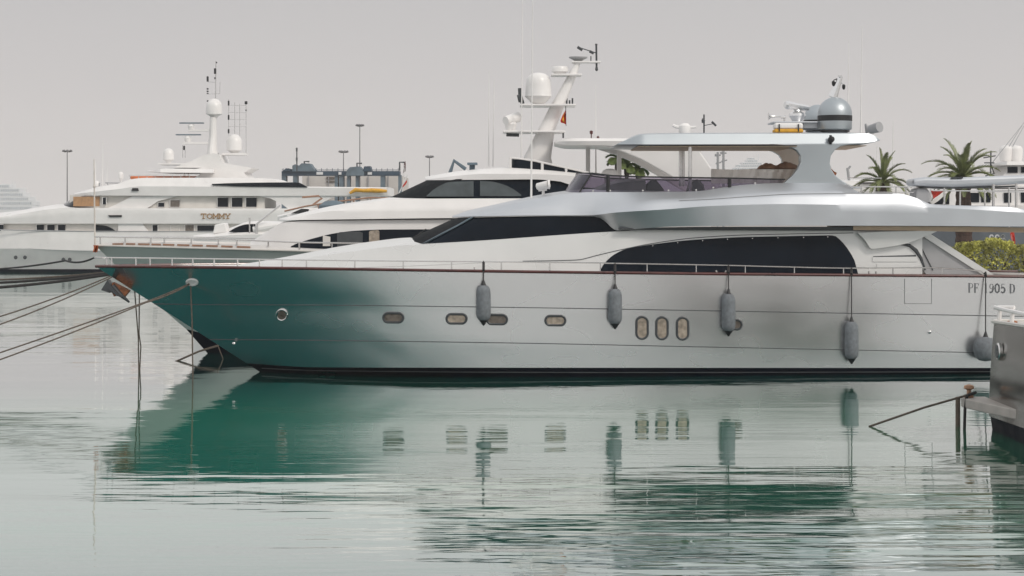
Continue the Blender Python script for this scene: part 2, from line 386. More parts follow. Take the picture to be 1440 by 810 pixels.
# lettering strokes (unit box, y up): polylines, thick flag per stroke
GL = {
 'P': [([(.15,0),(.15,1)],1),([(.15,1),(.55,1),(.78,.9),(.82,.74),(.76,.58),(.55,.5),(.15,.5)],0),([(0,0),(.34,0)],0),([(0,1),(.2,1)],0)],
 'F': [([(.15,0),(.15,1)],1),([(0,1),(.8,1),(.8,.8)],0),([(.15,.52),(.55,.52),(.55,.64),(.55,.4)],0),([(0,0),(.34,0)],0)],
 'D': [([(.15,0),(.15,1)],1),([(.0,1),(.5,1),(.78,.88)],0),([(.78,.88),(.9,.5),(.78,.12)],1),([(.78,.12),(.5,0),(.0,0)],0)],
 '1': [([(.5,0),(.5,1)],1),([(.5,1),(.3,.86)],0),([(.28,0),(.72,0)],0)],
 '9': [([(.8,.7),(.7,.94),(.45,1),(.22,.92),(.14,.7),(.22,.5),(.45,.43),(.7,.5),(.8,.7)],0),([(.8,.7),(.76,.36),(.6,.1),(.35,0),(.18,.06)],1)],
 '0': [([(.45,1),(.75,.86),(.85,.5),(.75,.14),(.45,0),(.15,.14),(.06,.5),(.15,.86),(.45,1)],1)],
 '5': [([(.78,1),(.24,1),(.18,.56)],0),([(.18,.56),(.48,.62),(.74,.5),(.8,.3),(.7,.1),(.42,0),(.15,.08)],1)],
 '8': [([(.45,.54),(.2,.65),(.16,.8),(.28,.95),(.45,1),(.62,.95),(.74,.8),(.7,.65),(.45,.54),(.12,.36),(.1,.18),(.25,.03),(.45,0),(.65,.03),(.8,.18),(.78,.36),(.45,.54)],1)],
 'T': [([(.5,0),(.5,1)],1),([(.05,.74),(.05,1),(.95,1),(.95,.74)],1),([(.28,0),(.72,0)],1)],
 'O': [([(.5,1),(.85,.85),(.97,.5),(.85,.15),(.5,0),(.15,.15),(.03,.5),(.15,.85),(.5,1)],1)],
 'M': [([(.1,0),(.1,1),(.5,.3),(.9,1),(.9,0)],1),([(-.04,0),(.26,0)],1),([(.74,0),(1.04,0)],1),([(-.04,1),(.16,1)],1),([(.84,1),(1.04,1)],1)],
 'Y': [([(.1,1),(.5,.48),(.9,1)],1),([(.5,.48),(.5,0)],1),([(.28,0),(.72,0)],1),([(-.02,1),(.28,1)],1),([(.72,1),(1.02,1)],1)],
}
def lettering(mb, text, px, py, cw, ch, Y, thick, thin, gap=1.15, slope=0.0):
    """flat painted characters on the surface Y(px,py); px,py = lower left on the photo"""
    g = Y if callable(Y) else (lambda a, b: Y)
    for chx in text:
        for line, k in GL.get(chx, []):
            w = (thick if k else thin)/2
            for (x0, y0), (x1, y1) in zip(line, line[1:]):
                a = Vector((px+x0*cw, py-y0*ch)); b = Vector((px+x1*cw, py-y1*ch)); d = (b-a)
                if d.length < 1e-6: continue
                d.normalize(); n = Vector((-d.y, d.x))*w; e_ = d*w*.6
                q = [a-e_-n, b+e_-n, b+e_+n, a-e_+n]
                if not k: q = [a-n, b-n, b+n, a+n]
                mb.add([W(c.x, c.y, g(c.x, c.y)-.012) for c in q], [(0, 1, 2, 3)])
        px += cw*(gap if chx != ' ' else .62); py += slope
    return mb
# ================================================================== the silver motor yacht in front
yM = lambda px: 65.0+.002*(px-720)
def pair(name, mb, mat_, parent, yc, **k):
    p = part(name, mb, mat_, parent, **k); m2 = MB(); m2.v = [Vector((q.x, 2*yc(CX+q.x*F/yc(CX))-q.y, q.z)) for q in mb.v]; m2.f = [f[::-1] for f in mb.f]
    part(name, m2, mat_, parent, **k); return p
def around(a, b, n, p=1.0): return [a+(b-a)*(i/(n-1))**p for i in range(n)]
yacht = thing('motor_yacht', 'long silver grey motor yacht nearest the camera with PF 1905 D on its hull', 'yacht', (W(720, 400, 65).x, 65.0, 0))
END = 1500
LV = [  # hull levels top->down: stem px, row(px), half breadth(px)
 (135, I([(135,375),(300,376.5),(430,378),(700,382),(1000,385.5),(1400,389),(1500,390)]), I([(135,.03),(180,.75),(240,1.45),(330,2.2),(430,2.72),(560,3.03),(700,3.14),(900,3.2),(1500,3.1)])),
 (217, I([(217,427.5),(300,428.5),(430,429),(700,432),(1000,437),(1390,444),(1500,446)]), I([(217,.03),(280,.76),(340,1.42),(430,2.24),(500,2.68),(560,2.92),(640,3.06),(700,3.12),(900,3.19),(1500,3.1)])),
 (295, I([(295,477.5),(430,478.5),(700,482),(1000,488),(1390,496),(1500,498)]), I([(295,.03),(350,.85),(430,1.78),(500,2.42),(560,2.79),(640,3.01),(700,3.09),(900,3.17),(1500,3.09)])),
 (347, I([(347,511),(445,516.5),(600,517),(1500,517.5)]), I([(347,.03),(400,.95),(445,1.52),(500,2.18),(560,2.64),(640,2.93),(700,3.03),(900,3.13),(1500,3.06)])),
 (366, None, I([(366,.02),(430,.9),(500,1.65),(600,2.4),(700,2.8),(900,2.98),(1500,2.92)])),
]
WLZ = I([(366,523.5),(430,525),(560,527.5),(700,529.6),(900,530.3),(1500,527)])
LV[4] = (366, WLZ, LV[4][2])
def hull_w(px, py):
    ps = [(f(px), w(px)) for s, f, w in LV if px >= s]
    if not ps: return .03
    if py <= ps[0][0]: return ps[0][1]
    for (a, wa), (b, wb) in zip(ps, ps[1:]):
        if py <= b: return wa+(wb-wa)*(py-a)/(b-a)
    return ps[-1][1]
hullY = lambda px, py: yM(px)-hull_w(px, py)
def hull_rows(levels, n=90, sub=4):
    rows = []
    us = [(i/(n-1))**1.7 for i in range(n)]
    def P(l, u):
        s, f, w = LV[l]; px = s+u*(END-s); return px, f(px), w(px)
    for a, b in zip(levels, levels[1:]):
        for k in range(sub):
            q = k/sub; r = []
            for u in us:
                A, B = P(a, u), P(b, u); px, py, w = [A[i]+(B[i]-A[i])*q for i in range(3)]
                r.append(W(px, py, yM(px)-w))
            rows.append(r)
    r = []
    for u in us:
        px, py, w = P(levels[-1], u); r.append(W(px, py, yM(px)-w))
    rows.append(r); return rows
def far(p): return Vector((p.x, 2*yM(CX+p.x*F/65.0)-p.y, p.z))
def both(rows):
    mb = MB(); mb.grid(rows); mb.grid([[far(p) for p in r] for r in rows], flip=True)
    st = [r[0] for r in rows]; mb.grid([st, [far(p) for p in st]], flip=True)      # stem bar
    tr = [r[-1] for r in rows]; mb.grid([tr, [far(p) for p in tr]])                # transom
    return mb
hr = hull_rows([0, 1, 2, 3]); hull = part('hull', both(hr), M['silver'], yacht, angle=50)
br = hull_rows([3, 4]); br.append([Vector((p.x, p.y+.5, -.7)) for p in br[-1]]); part('antifouling', both(br), M['boot'], yacht, angle=50)
mb = MB(); mb.tube([p+Vector((0, -.012, 0)) for p in br[2][6:]], .014, 6); part('boot_moulding', mb, M['dark'], yacht)
for l in (1, 2):
    r = hull_rows([l, l+1], sub=1)[0]; mb = MB(); mb.tube([p+Vector((0, -.004, 0)) for p in r], .013, 6)
    pair('hull_seam', mb, M['groove'], yacht, yM)
mb = MB(); sh = [p+Vector((0, -.03, .01)) for p in hr[0]]; mb.tube(sh, .045, 8); pair('rub_rail', mb, M['maroon'], yacht, yM)
mb = MB(); mb.grid([[p+Vector((0, .02, -.03)) for p in hr[0]], [far(p)+Vector((0, -.02, -.03)) for p in hr[0]]]); part('deck', mb, M['deck'], yacht)
# --- deckhouse below the windows
H_top = I([(330,375.5),(370,371),(410,366),(460,358.5),(520,350.5),(560,345.5),(600,343.2),(690,337.5),(780,331),(857,326),(950,322),(1290,322)])
H_bot = I([(330,377.5),(430,379),(700,382.5),(1000,386),(1300,389)])
H_wb = I([(330,.35),(370,1.0),(430,1.6),(520,2.05),(600,2.3),(700,2.42),(800,2.5),(1300,2.5)]); H_wt = I([(330,.25),(370,.8),(430,1.35),(520,1.8),(600,2.1),(700,2.26),(800,2.36),(1300,2.40)])
def houseY(px, py):
    a, b = H_top(px), H_bot(px); v = min(1, max(0, (b-py)/(b-a))); return yM(px)-(H_wb(px)+(H_wt(px)-H_wb(px))*v)
mb = MB(); mb.loft(yM, around(330, 1297, 80, 1.3), [(H_bot, H_wb), (H_top, H_wt)], crown=I([(330,.05),(520,.22),(600,.2),(700,.02),(1300,.0)]), sub=4)
part('deckhouse', mb, M['pearl'], yacht, angle=40)
# wheelhouse glazing: windscreen and side windows
mb = MB(); base = [(872,325.5,2.30),(780,331,2.28),(690,337.3,2.2),(640,340.5,2.12),(598,343,2.0),(577,344,1.5),(563,345,.8),(557,345.5,0)]
top = [(872,303,2.32),(830,303.5,2.3),(760,304,2.2),(710,304.8,2.05),(668,305.6,1.75),(655,305.8,1.3),(647,306,.7),(644,306.2,0)]
mb.ring(yM, base, top, m=7); wg = part('wheelhouse_glazing', mb, M['glass'], yacht, angle=50)
mb = MB()
a = [W(x, y, yM(x)-w-.02) for x, y, w in ((594,343.5,1.97),(618,330.5,1.92),(642,318,1.86),(664,305.8,1.74))]
mb.tube(a, .028, 6); pair('windscreen_pillar', mb, M['bluegrey'], wg, yM)
mb = MB()
wq = [[(x0+(x1-x0)*v, y0+(y1-y0)*v, w0_+(w1_-w0_)*v) for v in (0,.25,.5,.75,.97)] for (x0,y0,w0_),(x1,y1,w1_) in zip(base[4:], top[4:])]
rows = [[W(x-2.2, y-.5, yM(x)-w-.06) for x, y, w in q] for q in wq]; rows += [[far(p) for p in r] for r in rows[:-1][::-1]]
mb.grid(rows); part('windscreen_cover', mb, M['mesh'], wg)
mb = MB(); mb.ptube([(577,344,yM(577)-1.55),(608,331,yM(577)-1.5),(637,318,yM(577)-1.45)], .018); mb.ptube([(560,344,64.2),(588,330.5,64.3),(592,326,64.35)], .02); mb.ptube([(585,333,64.1),(599,322,64.2)], .016)
part('windscreen_wiper', mb, M['black'], yacht)
# --- upper body: wheelhouse roof running aft into the flybridge sides and boat deck
c0 = I([(636,306),(668,305.2),(760,303.8),(832,304),(842,306),(852,312),(860,320),(868,324),(900,321.5),(950,318.5),(1100,317.2),(1250,317.5),(1440,318.5),(1510,320)])
c1 = I([(636,305.2),(668,304.3),(760,302.8),(832,302.4),(867,298.8),(936,294.4),(1005,289.5),(1100,287),(1200,288.5),(1300,291.5),(1440,299),(1510,304)])
c2 = I([(636,304.8),(668,303),(700,299),(760,291),(832,296),(880,291),(929,283.5),(993,280.5),(1060,276),(1118,272.8),(1200,272.2),(1262,272.2),(1285,277.5),(1312,288),(1420,291.5),(1450,296.5),(1510,303)])
c3 = I([(636,304.4),(650,301.2),(668,297.8),(700,291),(730,284.4),(760,278.3),(790,273.6),(812,271.2),(832,270.2),(900,270),(960,269.6),(985,268.6),(1010,265),(1040,260.5),(1070,258.3),(1102,257.2),(1170,257.5),(1196,261.5),(1206,271.4),(1262,271.8),(1285,277),(1312,287.4),(1420,291),(1450,296),(1510,302.5)])
w0 = I([(636,.3),(642,.9),(652,1.4),(668,1.82),(710,2.12),(760,2.28),(832,2.38),(845,2.4),(856,2.42),(868,2.47),(900,2.66),(940,2.86),(1000,3.01),(1100,3.07),(1510,3.06)])
w1 = I([(636,.32),(642,.92),(652,1.42),(668,1.84),(710,2.14),(760,2.3),(832,2.42),(850,2.66),(868,2.84),(900,3.02),(1000,3.08),(1200,3.08),(1510,3.06)])
w2 = I([(636,.3),(642,.9),(652,1.38),(668,1.8),(710,2.08),(760,2.2),(832,2.4),(868,2.72),(900,2.84),(1000,2.9),(1200,2.9),(1320,2.98),(1510,3.0)])
w3 = I([(636,.25),(642,.7),(652,1.1),(668,1.45),(710,1.75),(760,1.95),(832,2.2),(900,2.35),(1000,2.45),(1196,2.45),(1206,2.8),(1320,2.95),(1510,2.98)])
pxs = around(636, 670, 10)+around(674, 832, 26)[:-1]+around(832, 900, 22)[:-1]+around(900, 1510, 70)
mb = MB(); mb.loft(yM, pxs, [(c0, w0), (c1, w1), (c2, w2), (c3, w3)], crown=I([(636,.02),(668,.1),(830,.12),(1000,.02),(1510,.02)]), sub=3)
fly = part('flybridge_body', mb, M['silvertoned'], yacht, angle=28)
upperY = lambda px, py: yM(px)-(w2(px)+.0)
mb = MB(); a = [W(x, c2(x)-.2, yM(x)-w2(x)-.006) for x in lin(955, 1255, 40)]; mb.tube(a, .008, 5); part('moulding_line', mb, M['grey'], fly)
# soffit trim under the boat deck and the flared aft wing
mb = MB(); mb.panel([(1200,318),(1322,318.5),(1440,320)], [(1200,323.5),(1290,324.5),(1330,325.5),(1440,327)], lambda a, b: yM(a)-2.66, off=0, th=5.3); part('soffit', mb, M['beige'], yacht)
mb = MB(); mb.panel([(870,321),(1000,319),(1200,319),(1300,319)], [(870,323.5),(1000,324),(1200,324.5),(1300,325)], lambda a, b: yM(a)-2.62, off=0, th=.3); part('painted_shade', mb, M['dark'], yacht)  # dark strip painting in the shade on the house wall under the overhang
mb = MB()
fl = lambda a, b: yM(a)-2.62-.02*min(1, max(0, (347-b)/20))
mb.panel([(1207,327.5),(1250,325.5),(1290,324.8),(1321,323.5)], [(1207,328.2),(1216,337),(1226,350),(1240,348.5),(1270,343.5),(1300,333),(1321,323.9)], fl, th=.16, n=40)
pair('aft_wing', mb, M['pearl'], yacht, yM)
# saloon window, eyebrow line, vents
mb = MB(); mb.panel([(843,382),(848,373),(853,367),(860,360.5),(867,356),(880,350.3),(917,343.7),(978,337),(1047,333.3),(1100,332.2),(1150,331.2),(1172,331),(1180,336),(1190,347),(1199,361),(1205,375),(1207,386)],
   [(843,382.8),(880,384.2),(1000,385.4),(1207,387.3)], houseY, n=70, off=.015, th=.06); sw = part('saloon_window', mb, M['glass'], yacht)
mb = MB()
for x in (883,918,953,988,1023,1058,1094,1130,1164): mb.lathe(W(x, I([(880,350.3),(917,343.7),(978,337),(1047,333.3),(1170,331)])(x)+2, houseY(x, 340)-.02), [(.016,-.01),(.016,.01)], 8, axis='Y')
part('window_stud', mb, M['steel'], sw)
mb = MB(); ln = [(735,367.3),(811,365.6),(840,359),(867,352.6),(917,342.5),(978,334.5),(1047,330.5),(1100,329.3),(1200,327.6)]; ff = I(ln)
a = [W(x, ff(x), houseY(x, ff(x))-.008) for x in lin(735, 1200, 70)]; mb.tube(a, .012, 5); part('eyebrow_line', mb, M['groove'], yacht)
mb = MB()
for y0, y1 in ((361.5, 368), (371.5, 376)):
    mb.panel([(1227+(y0>365)*6,y0),(1290,y0-.6)], [(1227+(y0>365)*6,y1),(1290,y1)], lambda a, b: houseY(a, b), off=.03, th=.05, n=6)
vent = part('air_intake', mb, M['pearl'], yacht)
mb = MB(); mb.panel([(1228,360.2),(1288,358.5)], [(1228,361.8),(1290,361.2)], houseY, off=.012, th=.05, n=6); part('intake_shade', mb, M['dark'], vent)  # dark strip standing in for the shadow along the intake's top edge
mb = MB(); mb.tube([W(x, y, yM(x)-2.47) for x, y in ((1266,343.5),(1279,345),(1288,352),(1295,363),(1301,380))], [.02,.05,.06,.05,.03], 6); part('painted_edge_shadow', mb, M['dark'], yacht)  # dark tube painting in the curved shadow at the house end
# cockpit side screen aft
mb = MB(); mb.poly([(1276,345.5),(1303,331.5),(1392,387.5),(1304,388)], lambda a, b: yM(a)-2.36, th=.12); pair('cockpit_side', mb, M['grey'], yacht, yM)
mb = MB(); mb.poly([(1300,333.5),(1308,328.5),(1402,389),(1386,389)], lambda a, b: yM(a)-2.44, th=.3); pair('cockpit_wing', mb, M['pearl'], yacht, yM)
mb = MB(); mb.ptube([(1291,339,yM(1291)-2.38),(1312,380,yM(1312)-2.38)], .014); part('side_seam', mb, M['dark'], yacht)
mb = MB(); mb.pbox(1306, 1372, 387, 390, yM(1340)-3.12, yM(1340)-2.9); part('boarding_step', mb, M['maroon'], yacht)
# portholes
def porthole(px, py, rw, rh, inner, lit):
    r = min(rw, rh); pts = []
    for k in range(28):
        a_ = 2*math.pi*k/28; c, s_ = math.cos(a_), math.sin(a_)
        pts.append((px+c*r+math.copysign(rw-r, c)*(rw > r), py+s_*r+math.copysign(rh-r, s_)*(rh > r)))
    mb = MB(); ring = [W(x, y, hullY(x, y)-.022) for x, y in pts]; mb.tube(ring+[ring[0]], .036, 8, caps=False)
    fr_ = part('porthole', mb, M['dark'] if lit else M['steel'], yacht)  # steel rim for the round port, dark rims elsewhere
    mb = MB(); mb.poly([(px+(x-px)*.96, py+(y-py)*.96) for x, y in pts], hullY, th=.03, off=.026); part('pane', mb, M[inner], fr_)
porthole(396.5, 443, 7.5, 7.5, 'curtainbrown', False)
for x, y, k in ((553,446.8,'curtainbrown'),(642,448.3,'curtain'),(699,449.3,'curtainbrown'),(781,450.8,'curtain'),(1029,456.5,'curtainbrown')): porthole(x, y, 14, 6.6, k, True)
for x, y in ((903,461),(931,461.5),(960,462)): porthole(x, y, 8, 15.4, 'curtain', True)
# side gate, registration, fittings
mb = MB(); a = [W(x, y, hullY(x, y)-.004) for x, y in ((1272,392),(1272,427),(1310,427),(1310,392))]; mb.tube(a, .009, 5); part('side_gate', mb, M['groove'], yacht)
mb = MB(); lettering(mb, 'PF 1905 D', 1362, 411, 7.4, 12.2, hullY, 2.0, .8, 1.10, .12); part('registration_lettering', mb, M['ink'], yacht)
mb = MB(); pts = [(270+7.5*math.cos(k*math.pi/12), 397+4*math.sin(k*math.pi/12)) for k in range(24)]
mb.poly(pts, hullY, th=.06, off=.05); a = [W(x, y, hullY(x, y)-.04) for x, y in pts]; mb.tube(a+[a[0]], .035, 6, caps=False); part('fairlead', mb, M['white'], yacht)
mb = MB()
for x, y in ((329,483),(1307,467)): mb.lathe(W(x, y, hullY(x, y)-.01), [(.02,-.07),(.05,-.05),(.05,.02)], 10, axis='Y')
part('drain_fitting', mb, M['steel'], yacht)
mb = MB()
for x, y in ((452,522.5),(466,523.5)): mb.poly([(x-5,y-1),(x+5,y+.5),(x+5,y+2.5),(x-5,y+.5)], lambda a, b: hullY(a, b), th=.03, off=.02)
part('outlet_plate', mb, M['steel'], yacht)
# anchor on its bow plate
mb = MB(); mb.poly([(158,397),(176,406),(181,409),(174,418),(168,412),(160,417),(156,408)], yM(160)-.18, th=.36); an = part('anchor_plate', mb, M['rust'], yacht, smooth=False)
mb = MB(); mb.tube([W(158,402,63.7), W(170,415,63.7), W(182,425,63.75)], [.09,.07,.03], 8); mb.poly([(142,408),(151,393.5),(159,407),(154,412)], 63.5, th=.45); mb.poly([(150,405),(158,405),(170,418),(164,416)], 63.45, th=.4)
part('anchor', mb, M['dark'], yacht, smooth=False)
# --- deck rail
rl = I([(133,362),(340,364.5),(500,366.5),(679,368),(850,370),(1025,373),(1100,375),(1207,377),(1300,376.5),(1345,378.5),(1374,380.5),(1386,384),(1390,390)])
def railp(x, y): return W(x, y, yM(x)-max(.05, LV[0][2](x)-.10))
mb = MB(); a = [railp(x, rl(x)) for x in around(137, 1390, 120)]; mb.tube([far(p) for p in a[60:]][::-1], .02, 6); mb.tube([W(132.5, 362, yM(132))]+a, .02, 6)
for x in (150,157,191,211,242,271,301,334,365,397,431,499,567,635,705,773,844,910,979,1048,1117,1186,1256,1325):
    p = railp(x, rl(x)); q = railp(x, LV[0][1](x)); mb.tube([p, q], [.02, .026], 6)
    if 500 < x < 1200: mb.tube([far(p), far(q)], .02, 6)
mb.ptube([(480,377.5,yM(480)-2.7),(600,373.2,yM(600)-2.9),(679,369.5,yM(679)-2.98)], .010)
part('deck_rail', mb, M['steel'], yacht)
mb = MB()
for x in (1010,1018): mb.tube([W(x, 386, yM(x)-3.0), W(x-3+(x>1012)*6, 380, yM(x)-3.0)], .03, 6)
for x in (667,680,1222,1232): mb.tube([W(x, LV[0][1](x), yM(x)-2.95), W(x, LV[0][1](x)-6, yM(x)-2.95)], .025, 6)
part('mooring_cleat', mb, M['steel'], yacht)
# --- flybridge screens, helm, seats
mb = MB()
base = [(1100,257.2,2.40),(1027,262.2,2.42),(975,269.3,2.38),(900,270,2.3),(855,270,2.2),(815,271,2.0),(798,272.5,1.5),(791,274,.7),(790,274.3,0)]
top = [(1104,252.4,2.36),(1030,250.5,2.36),(975,249.8,2.3),(905,248.6,2.2),(862,247,2.05),(833,243.5,1.8),(818,243.5,1.3),(812,244,.6),(811,244.2,0)]
mb.ring(yM, base, top, m=3); scr = part('flybridge_screen', mb, M['acrylic'], yacht, angle=60)
mb = MB(); a = [W(x, y, yM(x)-w) for x, y, w in top]; mb.tube(a, .022, 6); mb.tube([far(p) for p in a], .022, 6)
a = [W(x, y-.6, yM(x)-w-.03) for x, y, w in base[:6]]
mb.ptube([(815,270.5,yM(815)-2.03),(832,243.5,yM(832)-1.84)], .03)
for x, y0, y1, w in ((855,246,269.5,2.22),(1026,250,263,2.45)): mb.tube([W(x,y0,yM(x)-w),W(x,y1,yM(x)-w)], .055, 8)
part('screen_frame', mb, M['black'], scr)
mb = MB(); bb = I([(q[0], q[1]) for q in base[:6]][::-1]); bw = I([(q[0], q[2]) for q in base[:6]][::-1])
for x in (834,858,904,940,979,1003,1026,1062): mb.lathe(W(x, bb(x)-2, yM(x)-bw(x)-.02), [(.03,-.02),(.03,.02)], 8, axis='Y')
part('screen_stud', mb, M['steel'], scr)
mb = MB(); mb.loft(yM, around(838, 908, 14), [([(838,270),(908,270)], 1.5), ([(838,268),(852,262),(868,257.5),(890,255),(908,254.5)], 1.3)], crown=.1); part('helm_console', mb, M['dark'], yacht)
for x0, x1, wc in ((905, 936, .5), (966, 992, .9)):
    mb = MB(); y_ = yM(x0)-wc
    mb.poly([(x0,270),(x0+4,260),(x0+11,252.5),(x0+17,252),(x0+24,260),(x1,270)], y_-.35, th=.7); part('helm_seat', mb, M['dark'], yacht, bevel=.08)
mb = MB(); mb.tube([W(970.5,204,yM(970)-2.05), W(970.5,270,yM(970)-2.05)], .058, 12); part('top_support', mb, M['steel'], yacht)
mb = MB()
for px in (957.5,): mb.tube([W(px,208,yM(px)+1.9), W(px,262,yM(px)+1.9)], .07, 12); mb.tube([W(px+3.5,208,yM(px)+1.9), W(px+3.5,262,yM(px)+1.9)], .05, 10)
part('top_support', mb, M['steel'], yacht)
# weather cloth and stowed cushions on the far side of the flybridge
mb = MB(); mb.panel([(1000,237.5),(1030,238.5),(1070,237),(1120,236)], [(1000,258),(1120,258)], lambda a, b: yM(a)+1.7+.05*math.sin(a*.21)+.04*math.sin(a*.5+b*.2), n=40, th=.02); part('weather_cloth', mb, M['canvaslit'], yacht)
cush = MB(); random.seed(3)
for k in range(9):
    x = 1074+k*5.4; y = 236.5-(3+2.2*math.sin(k*1.3)+(k*.35))
    cush.loft(lambda p: 66.6, lin(x-5, x+6, 6), [([(x-5,237),(x+6,237)], .5), ([(x-5,y+3),(x,y),(x+6,y+2.5)], .42)], crown=.06)
part('stowed_cushions', cush, M['bundle'], yacht, angle=60)
# --- hardtop and its two wings
mb = MB()
mb.loft(yM, around(867, 910, 14)+around(915, 1220, 24)+around(1223, 1237, 7), [([(867,203.6),(905,204.3),(1100,204),(1190,203.5),(1225,201),(1237,197.6)], [(867,1.95),(905,2.18),(1200,2.2),(1237,2.05)]),
   ([(867,203),(905,203),(1190,202.5),(1225,200),(1237,197)], [(867,2.0),(905,2.3),(1200,2.3),(1237,2.1)]),
   ([(867,202.8),(880,197.5),(905,189.3),(960,188.4),(1220,187.8),(1230,191),(1237,196.8)], [(867,1.98),(905,2.16),(1200,2.16),(1237,2.05)])], crown=I([(867,.01),(920,.1),(1200,.1),(1237,.02)]), sub=3)
ht = part('hardtop', mb, M['silvershaded'], yacht, angle=30)
mb = MB(); a0 = W(898, 204.6, yM(898)-2.05); a1 = W(1118, 204.2, yM(1118)-2.05)
mb.box((a0.x, a0.y+.02, a0.z-.035), (a1.x, yM(1000)+2.02, a0.z-.012)); mb.box((W(1183,203,63).x, yM(1190)-2.0, W(0,203.9,64).z-.03), (W(1226,203,63).x, yM(1190)+2.0, W(0,203.9,64).z-.012))
part('headliner', mb, M['beige'], ht)
mb = MB(); mb.box((a0.x+.2, a0.y-.02, a0.z-.012), (a1.x, a0.y+.02, a0.z+.01)); part('headliner_edge', mb, M['black'], ht)
wing = [(1082,202.5),(1100,204.2),(1112,206.8),(1121,212),(1125.5,219),(1126,227),(1122,237),(1114,247.5),(1104,256),(1094,262),(1215,265),(1197,261),(1184,254),(1174,246),(1168.5,237),(1167,229),(1168.5,219),(1174,211),(1182,205.5),(1196,203),(1215,201)]
for sgn in (-1, 1):
    mb = MB(); mb.poly(wing, lambda a, b: yM(a)-2.33+.0*b, th=.34)
    if sgn > 0:
        mb.v = [far(p) for p in mb.v]; mb.f = [f[::-1] for f in mb.f]
    part('hardtop_wing', mb, M['silvershaded'] , yacht, bevel=.05, smooth=False)
mb = MB(); mb.poly(wing[:10]+[(1150,262),(1150,204)], lambda a, b: yM(a)-2.33, th=.02)
mb.v = [far(p)+Vector((0,-.36,0)) for p in mb.v]; part('wing_lining', mb, M['lining'], yacht, smooth=False)
mb = MB(); mb.lathe(W(1168.5, 196, yM(1168)-2.24), [(.02,-.2),(.09,-.18),(.10,-.05),(.05,.02)], 10, axis='Y'); mb.ptube([(1168,190,yM(1168)-2.36),(1168,203,yM(1168)-2.33)], .04); part('floodlight', mb, M['black'], yacht)
# --- gear on the hardtop
yt = yM(1170)
def dome(px, Y, r, y0, y1, name='radome', band=True):
    mb = MB(); prof = [(r*.72, y0), (r*.78, y0-2.2), (r*.98, y0-5), (r, y0-9)]
    cy = y1+r*1.0
    prof += [(r, cy)]+[(r*math.cos(t_*math.pi/2/8), cy-r*math.sin(t_*math.pi/2/8)) for t_ in range(1, 8)]+[(.05, y1)]
    mb.plathe(px, Y, prof, 32); d = part(name, mb, M['silvershaded'], yacht)
    if band:
        mb = MB(); mb.plathe(px, Y, [(r*1.0,cy+10),(r*1.012,cy+9.7),(r*1.012,cy+2.3),(r*1.0,cy+2)], 32); part('black_band', mb, M['black'], d)
        mb = MB(); mb.plathe(px, Y, [(r*.86,y0-1.5),(r*.86,y0-4.5)], 32); part('base_ring', mb, M['black'], d)
dome(1174, yt-.7, 24, 187, 136.5); dome(1150, yt+1.2, 20, 187, 147)
mb = MB(); mb.pbox(1130, 1156, 171, 181, yt-.5, yt+.6); mb.pbox(1087, 1150, 170.5, 172.8, yt-.9, yt+.5)
for x in (1092, 1127): mb.pbox(x-1.2, x+1.2, 171.5, 189, yt-.7, yt-.6)
part('equipment_shelf', mb, M['silvertoned'], yacht, bevel=.02, smooth=False)
mb = MB(); mb.plathe(1121, yt-.3, [(7,171),(9,167),(12,163),(11.5,160),(6,156.5),(5,154),(3,151)], 20); rd = part('radar_pedestal', mb, M['silver'], yacht)
mb = MB(); p0 = W(1104,147,yt-.5); p1 = W(1138,152.5,yt-.2)
mb.tube([p0, p0.lerp(p1, .08), p0.lerp(p1, .3), p1.lerp(p0, .05), p1], [.10,.14,.12,.09,.04], 10); part('radar_scanner', mb, M['silver'], rd)
mb = MB(); mb.lathe(W(1080.5,163.7,yt-.8), [(.13,0),(.10,.02),(.05,.10),(.03,.25),(.028,.48)], 14, axis='X'); mb.tube([W(1103,165,yt-.8),W(1103,171,yt-.8)], .03, 6); mb.tube([W(1098,164.5,yt-.8),W(1105,164.2,yt-.8)], .05, 8); part('horn', mb, M['steel'], yacht)
mb = MB(); mb.tube([W(1171,137,yt-.4), W(1182,107.5,yt-.4)], [.15,.07], 8); mb.pbox(1179.5,1184,105.5,108,yt-.5,yt-.3); mb.ptube([(1180,113,yt-.4),(1186,119,yt-.4)], .02); sm = part('light_mast', mb, M['silver'], yacht)
mb = MB()
for x, y in ((1172,117),(1186.5,122)): mb.plathe(x, yt-.4, [(1,y+4),(2.2,y+2),(2.4,y-2),(1,y-3.5)], 10)
mb.ptube([(1172,113,yt-.4),(1181,109,yt-.4)], .015); part('navigation_light', mb, M['black'], sm)
mb = MB(); mb.tube([W(1224,182,yt-1), W(1237,178.5,yt-1.3)], [.14,.17], 14); mb.tube([W(1226,187.5,yt-1), W(1228,181,yt-1)], .06, 8); mb.tube([W(1217,174,yt-.6), W(1222,186,yt-.6)], [.03,.12], 10); part('searchlight', mb, M['grey'], yacht)
mb = MB(); y_ = yM(963); mb.plathe(963, y_, [(8,188),(8.4,181),(8,177),(5,173.8),(.5,173)], 18); mb.ptube([(946,176,y_),(951,178.5,y_),(957,179,y_)], .05); mb.ptube([(970,179,y_),(979,178.5,y_)], .04); part('satellite_dome', mb, M['white'], yacht)
mb = MB(); mb.ptube([(990,189,y_),(990,161,y_)], .025); mb.ptube([(990,176.5,y_),(1003,174,y_)], .012); mb.ptube([(1001,171,y_),(1007,177,y_)], .035); mb.plathe(989, y_, [(2.2,173),(2.6,169),(1,166)], 8); part('wind_sensor', mb, M['dark'], yacht)
def whip(px0, y0, px1, y1, Y, r=.022, name='whip_antenna', par=None, m='white'):
    mb = MB(); mb.tube([W(px0,y0,Y), W(px0+(px1-px0)*.3,y0+(y1-y0)*.3,Y), W(px1,y1,Y)], [r*1.5, r, r*.45], 6); return part(name, mb, M[m], par if par is not None else yacht)
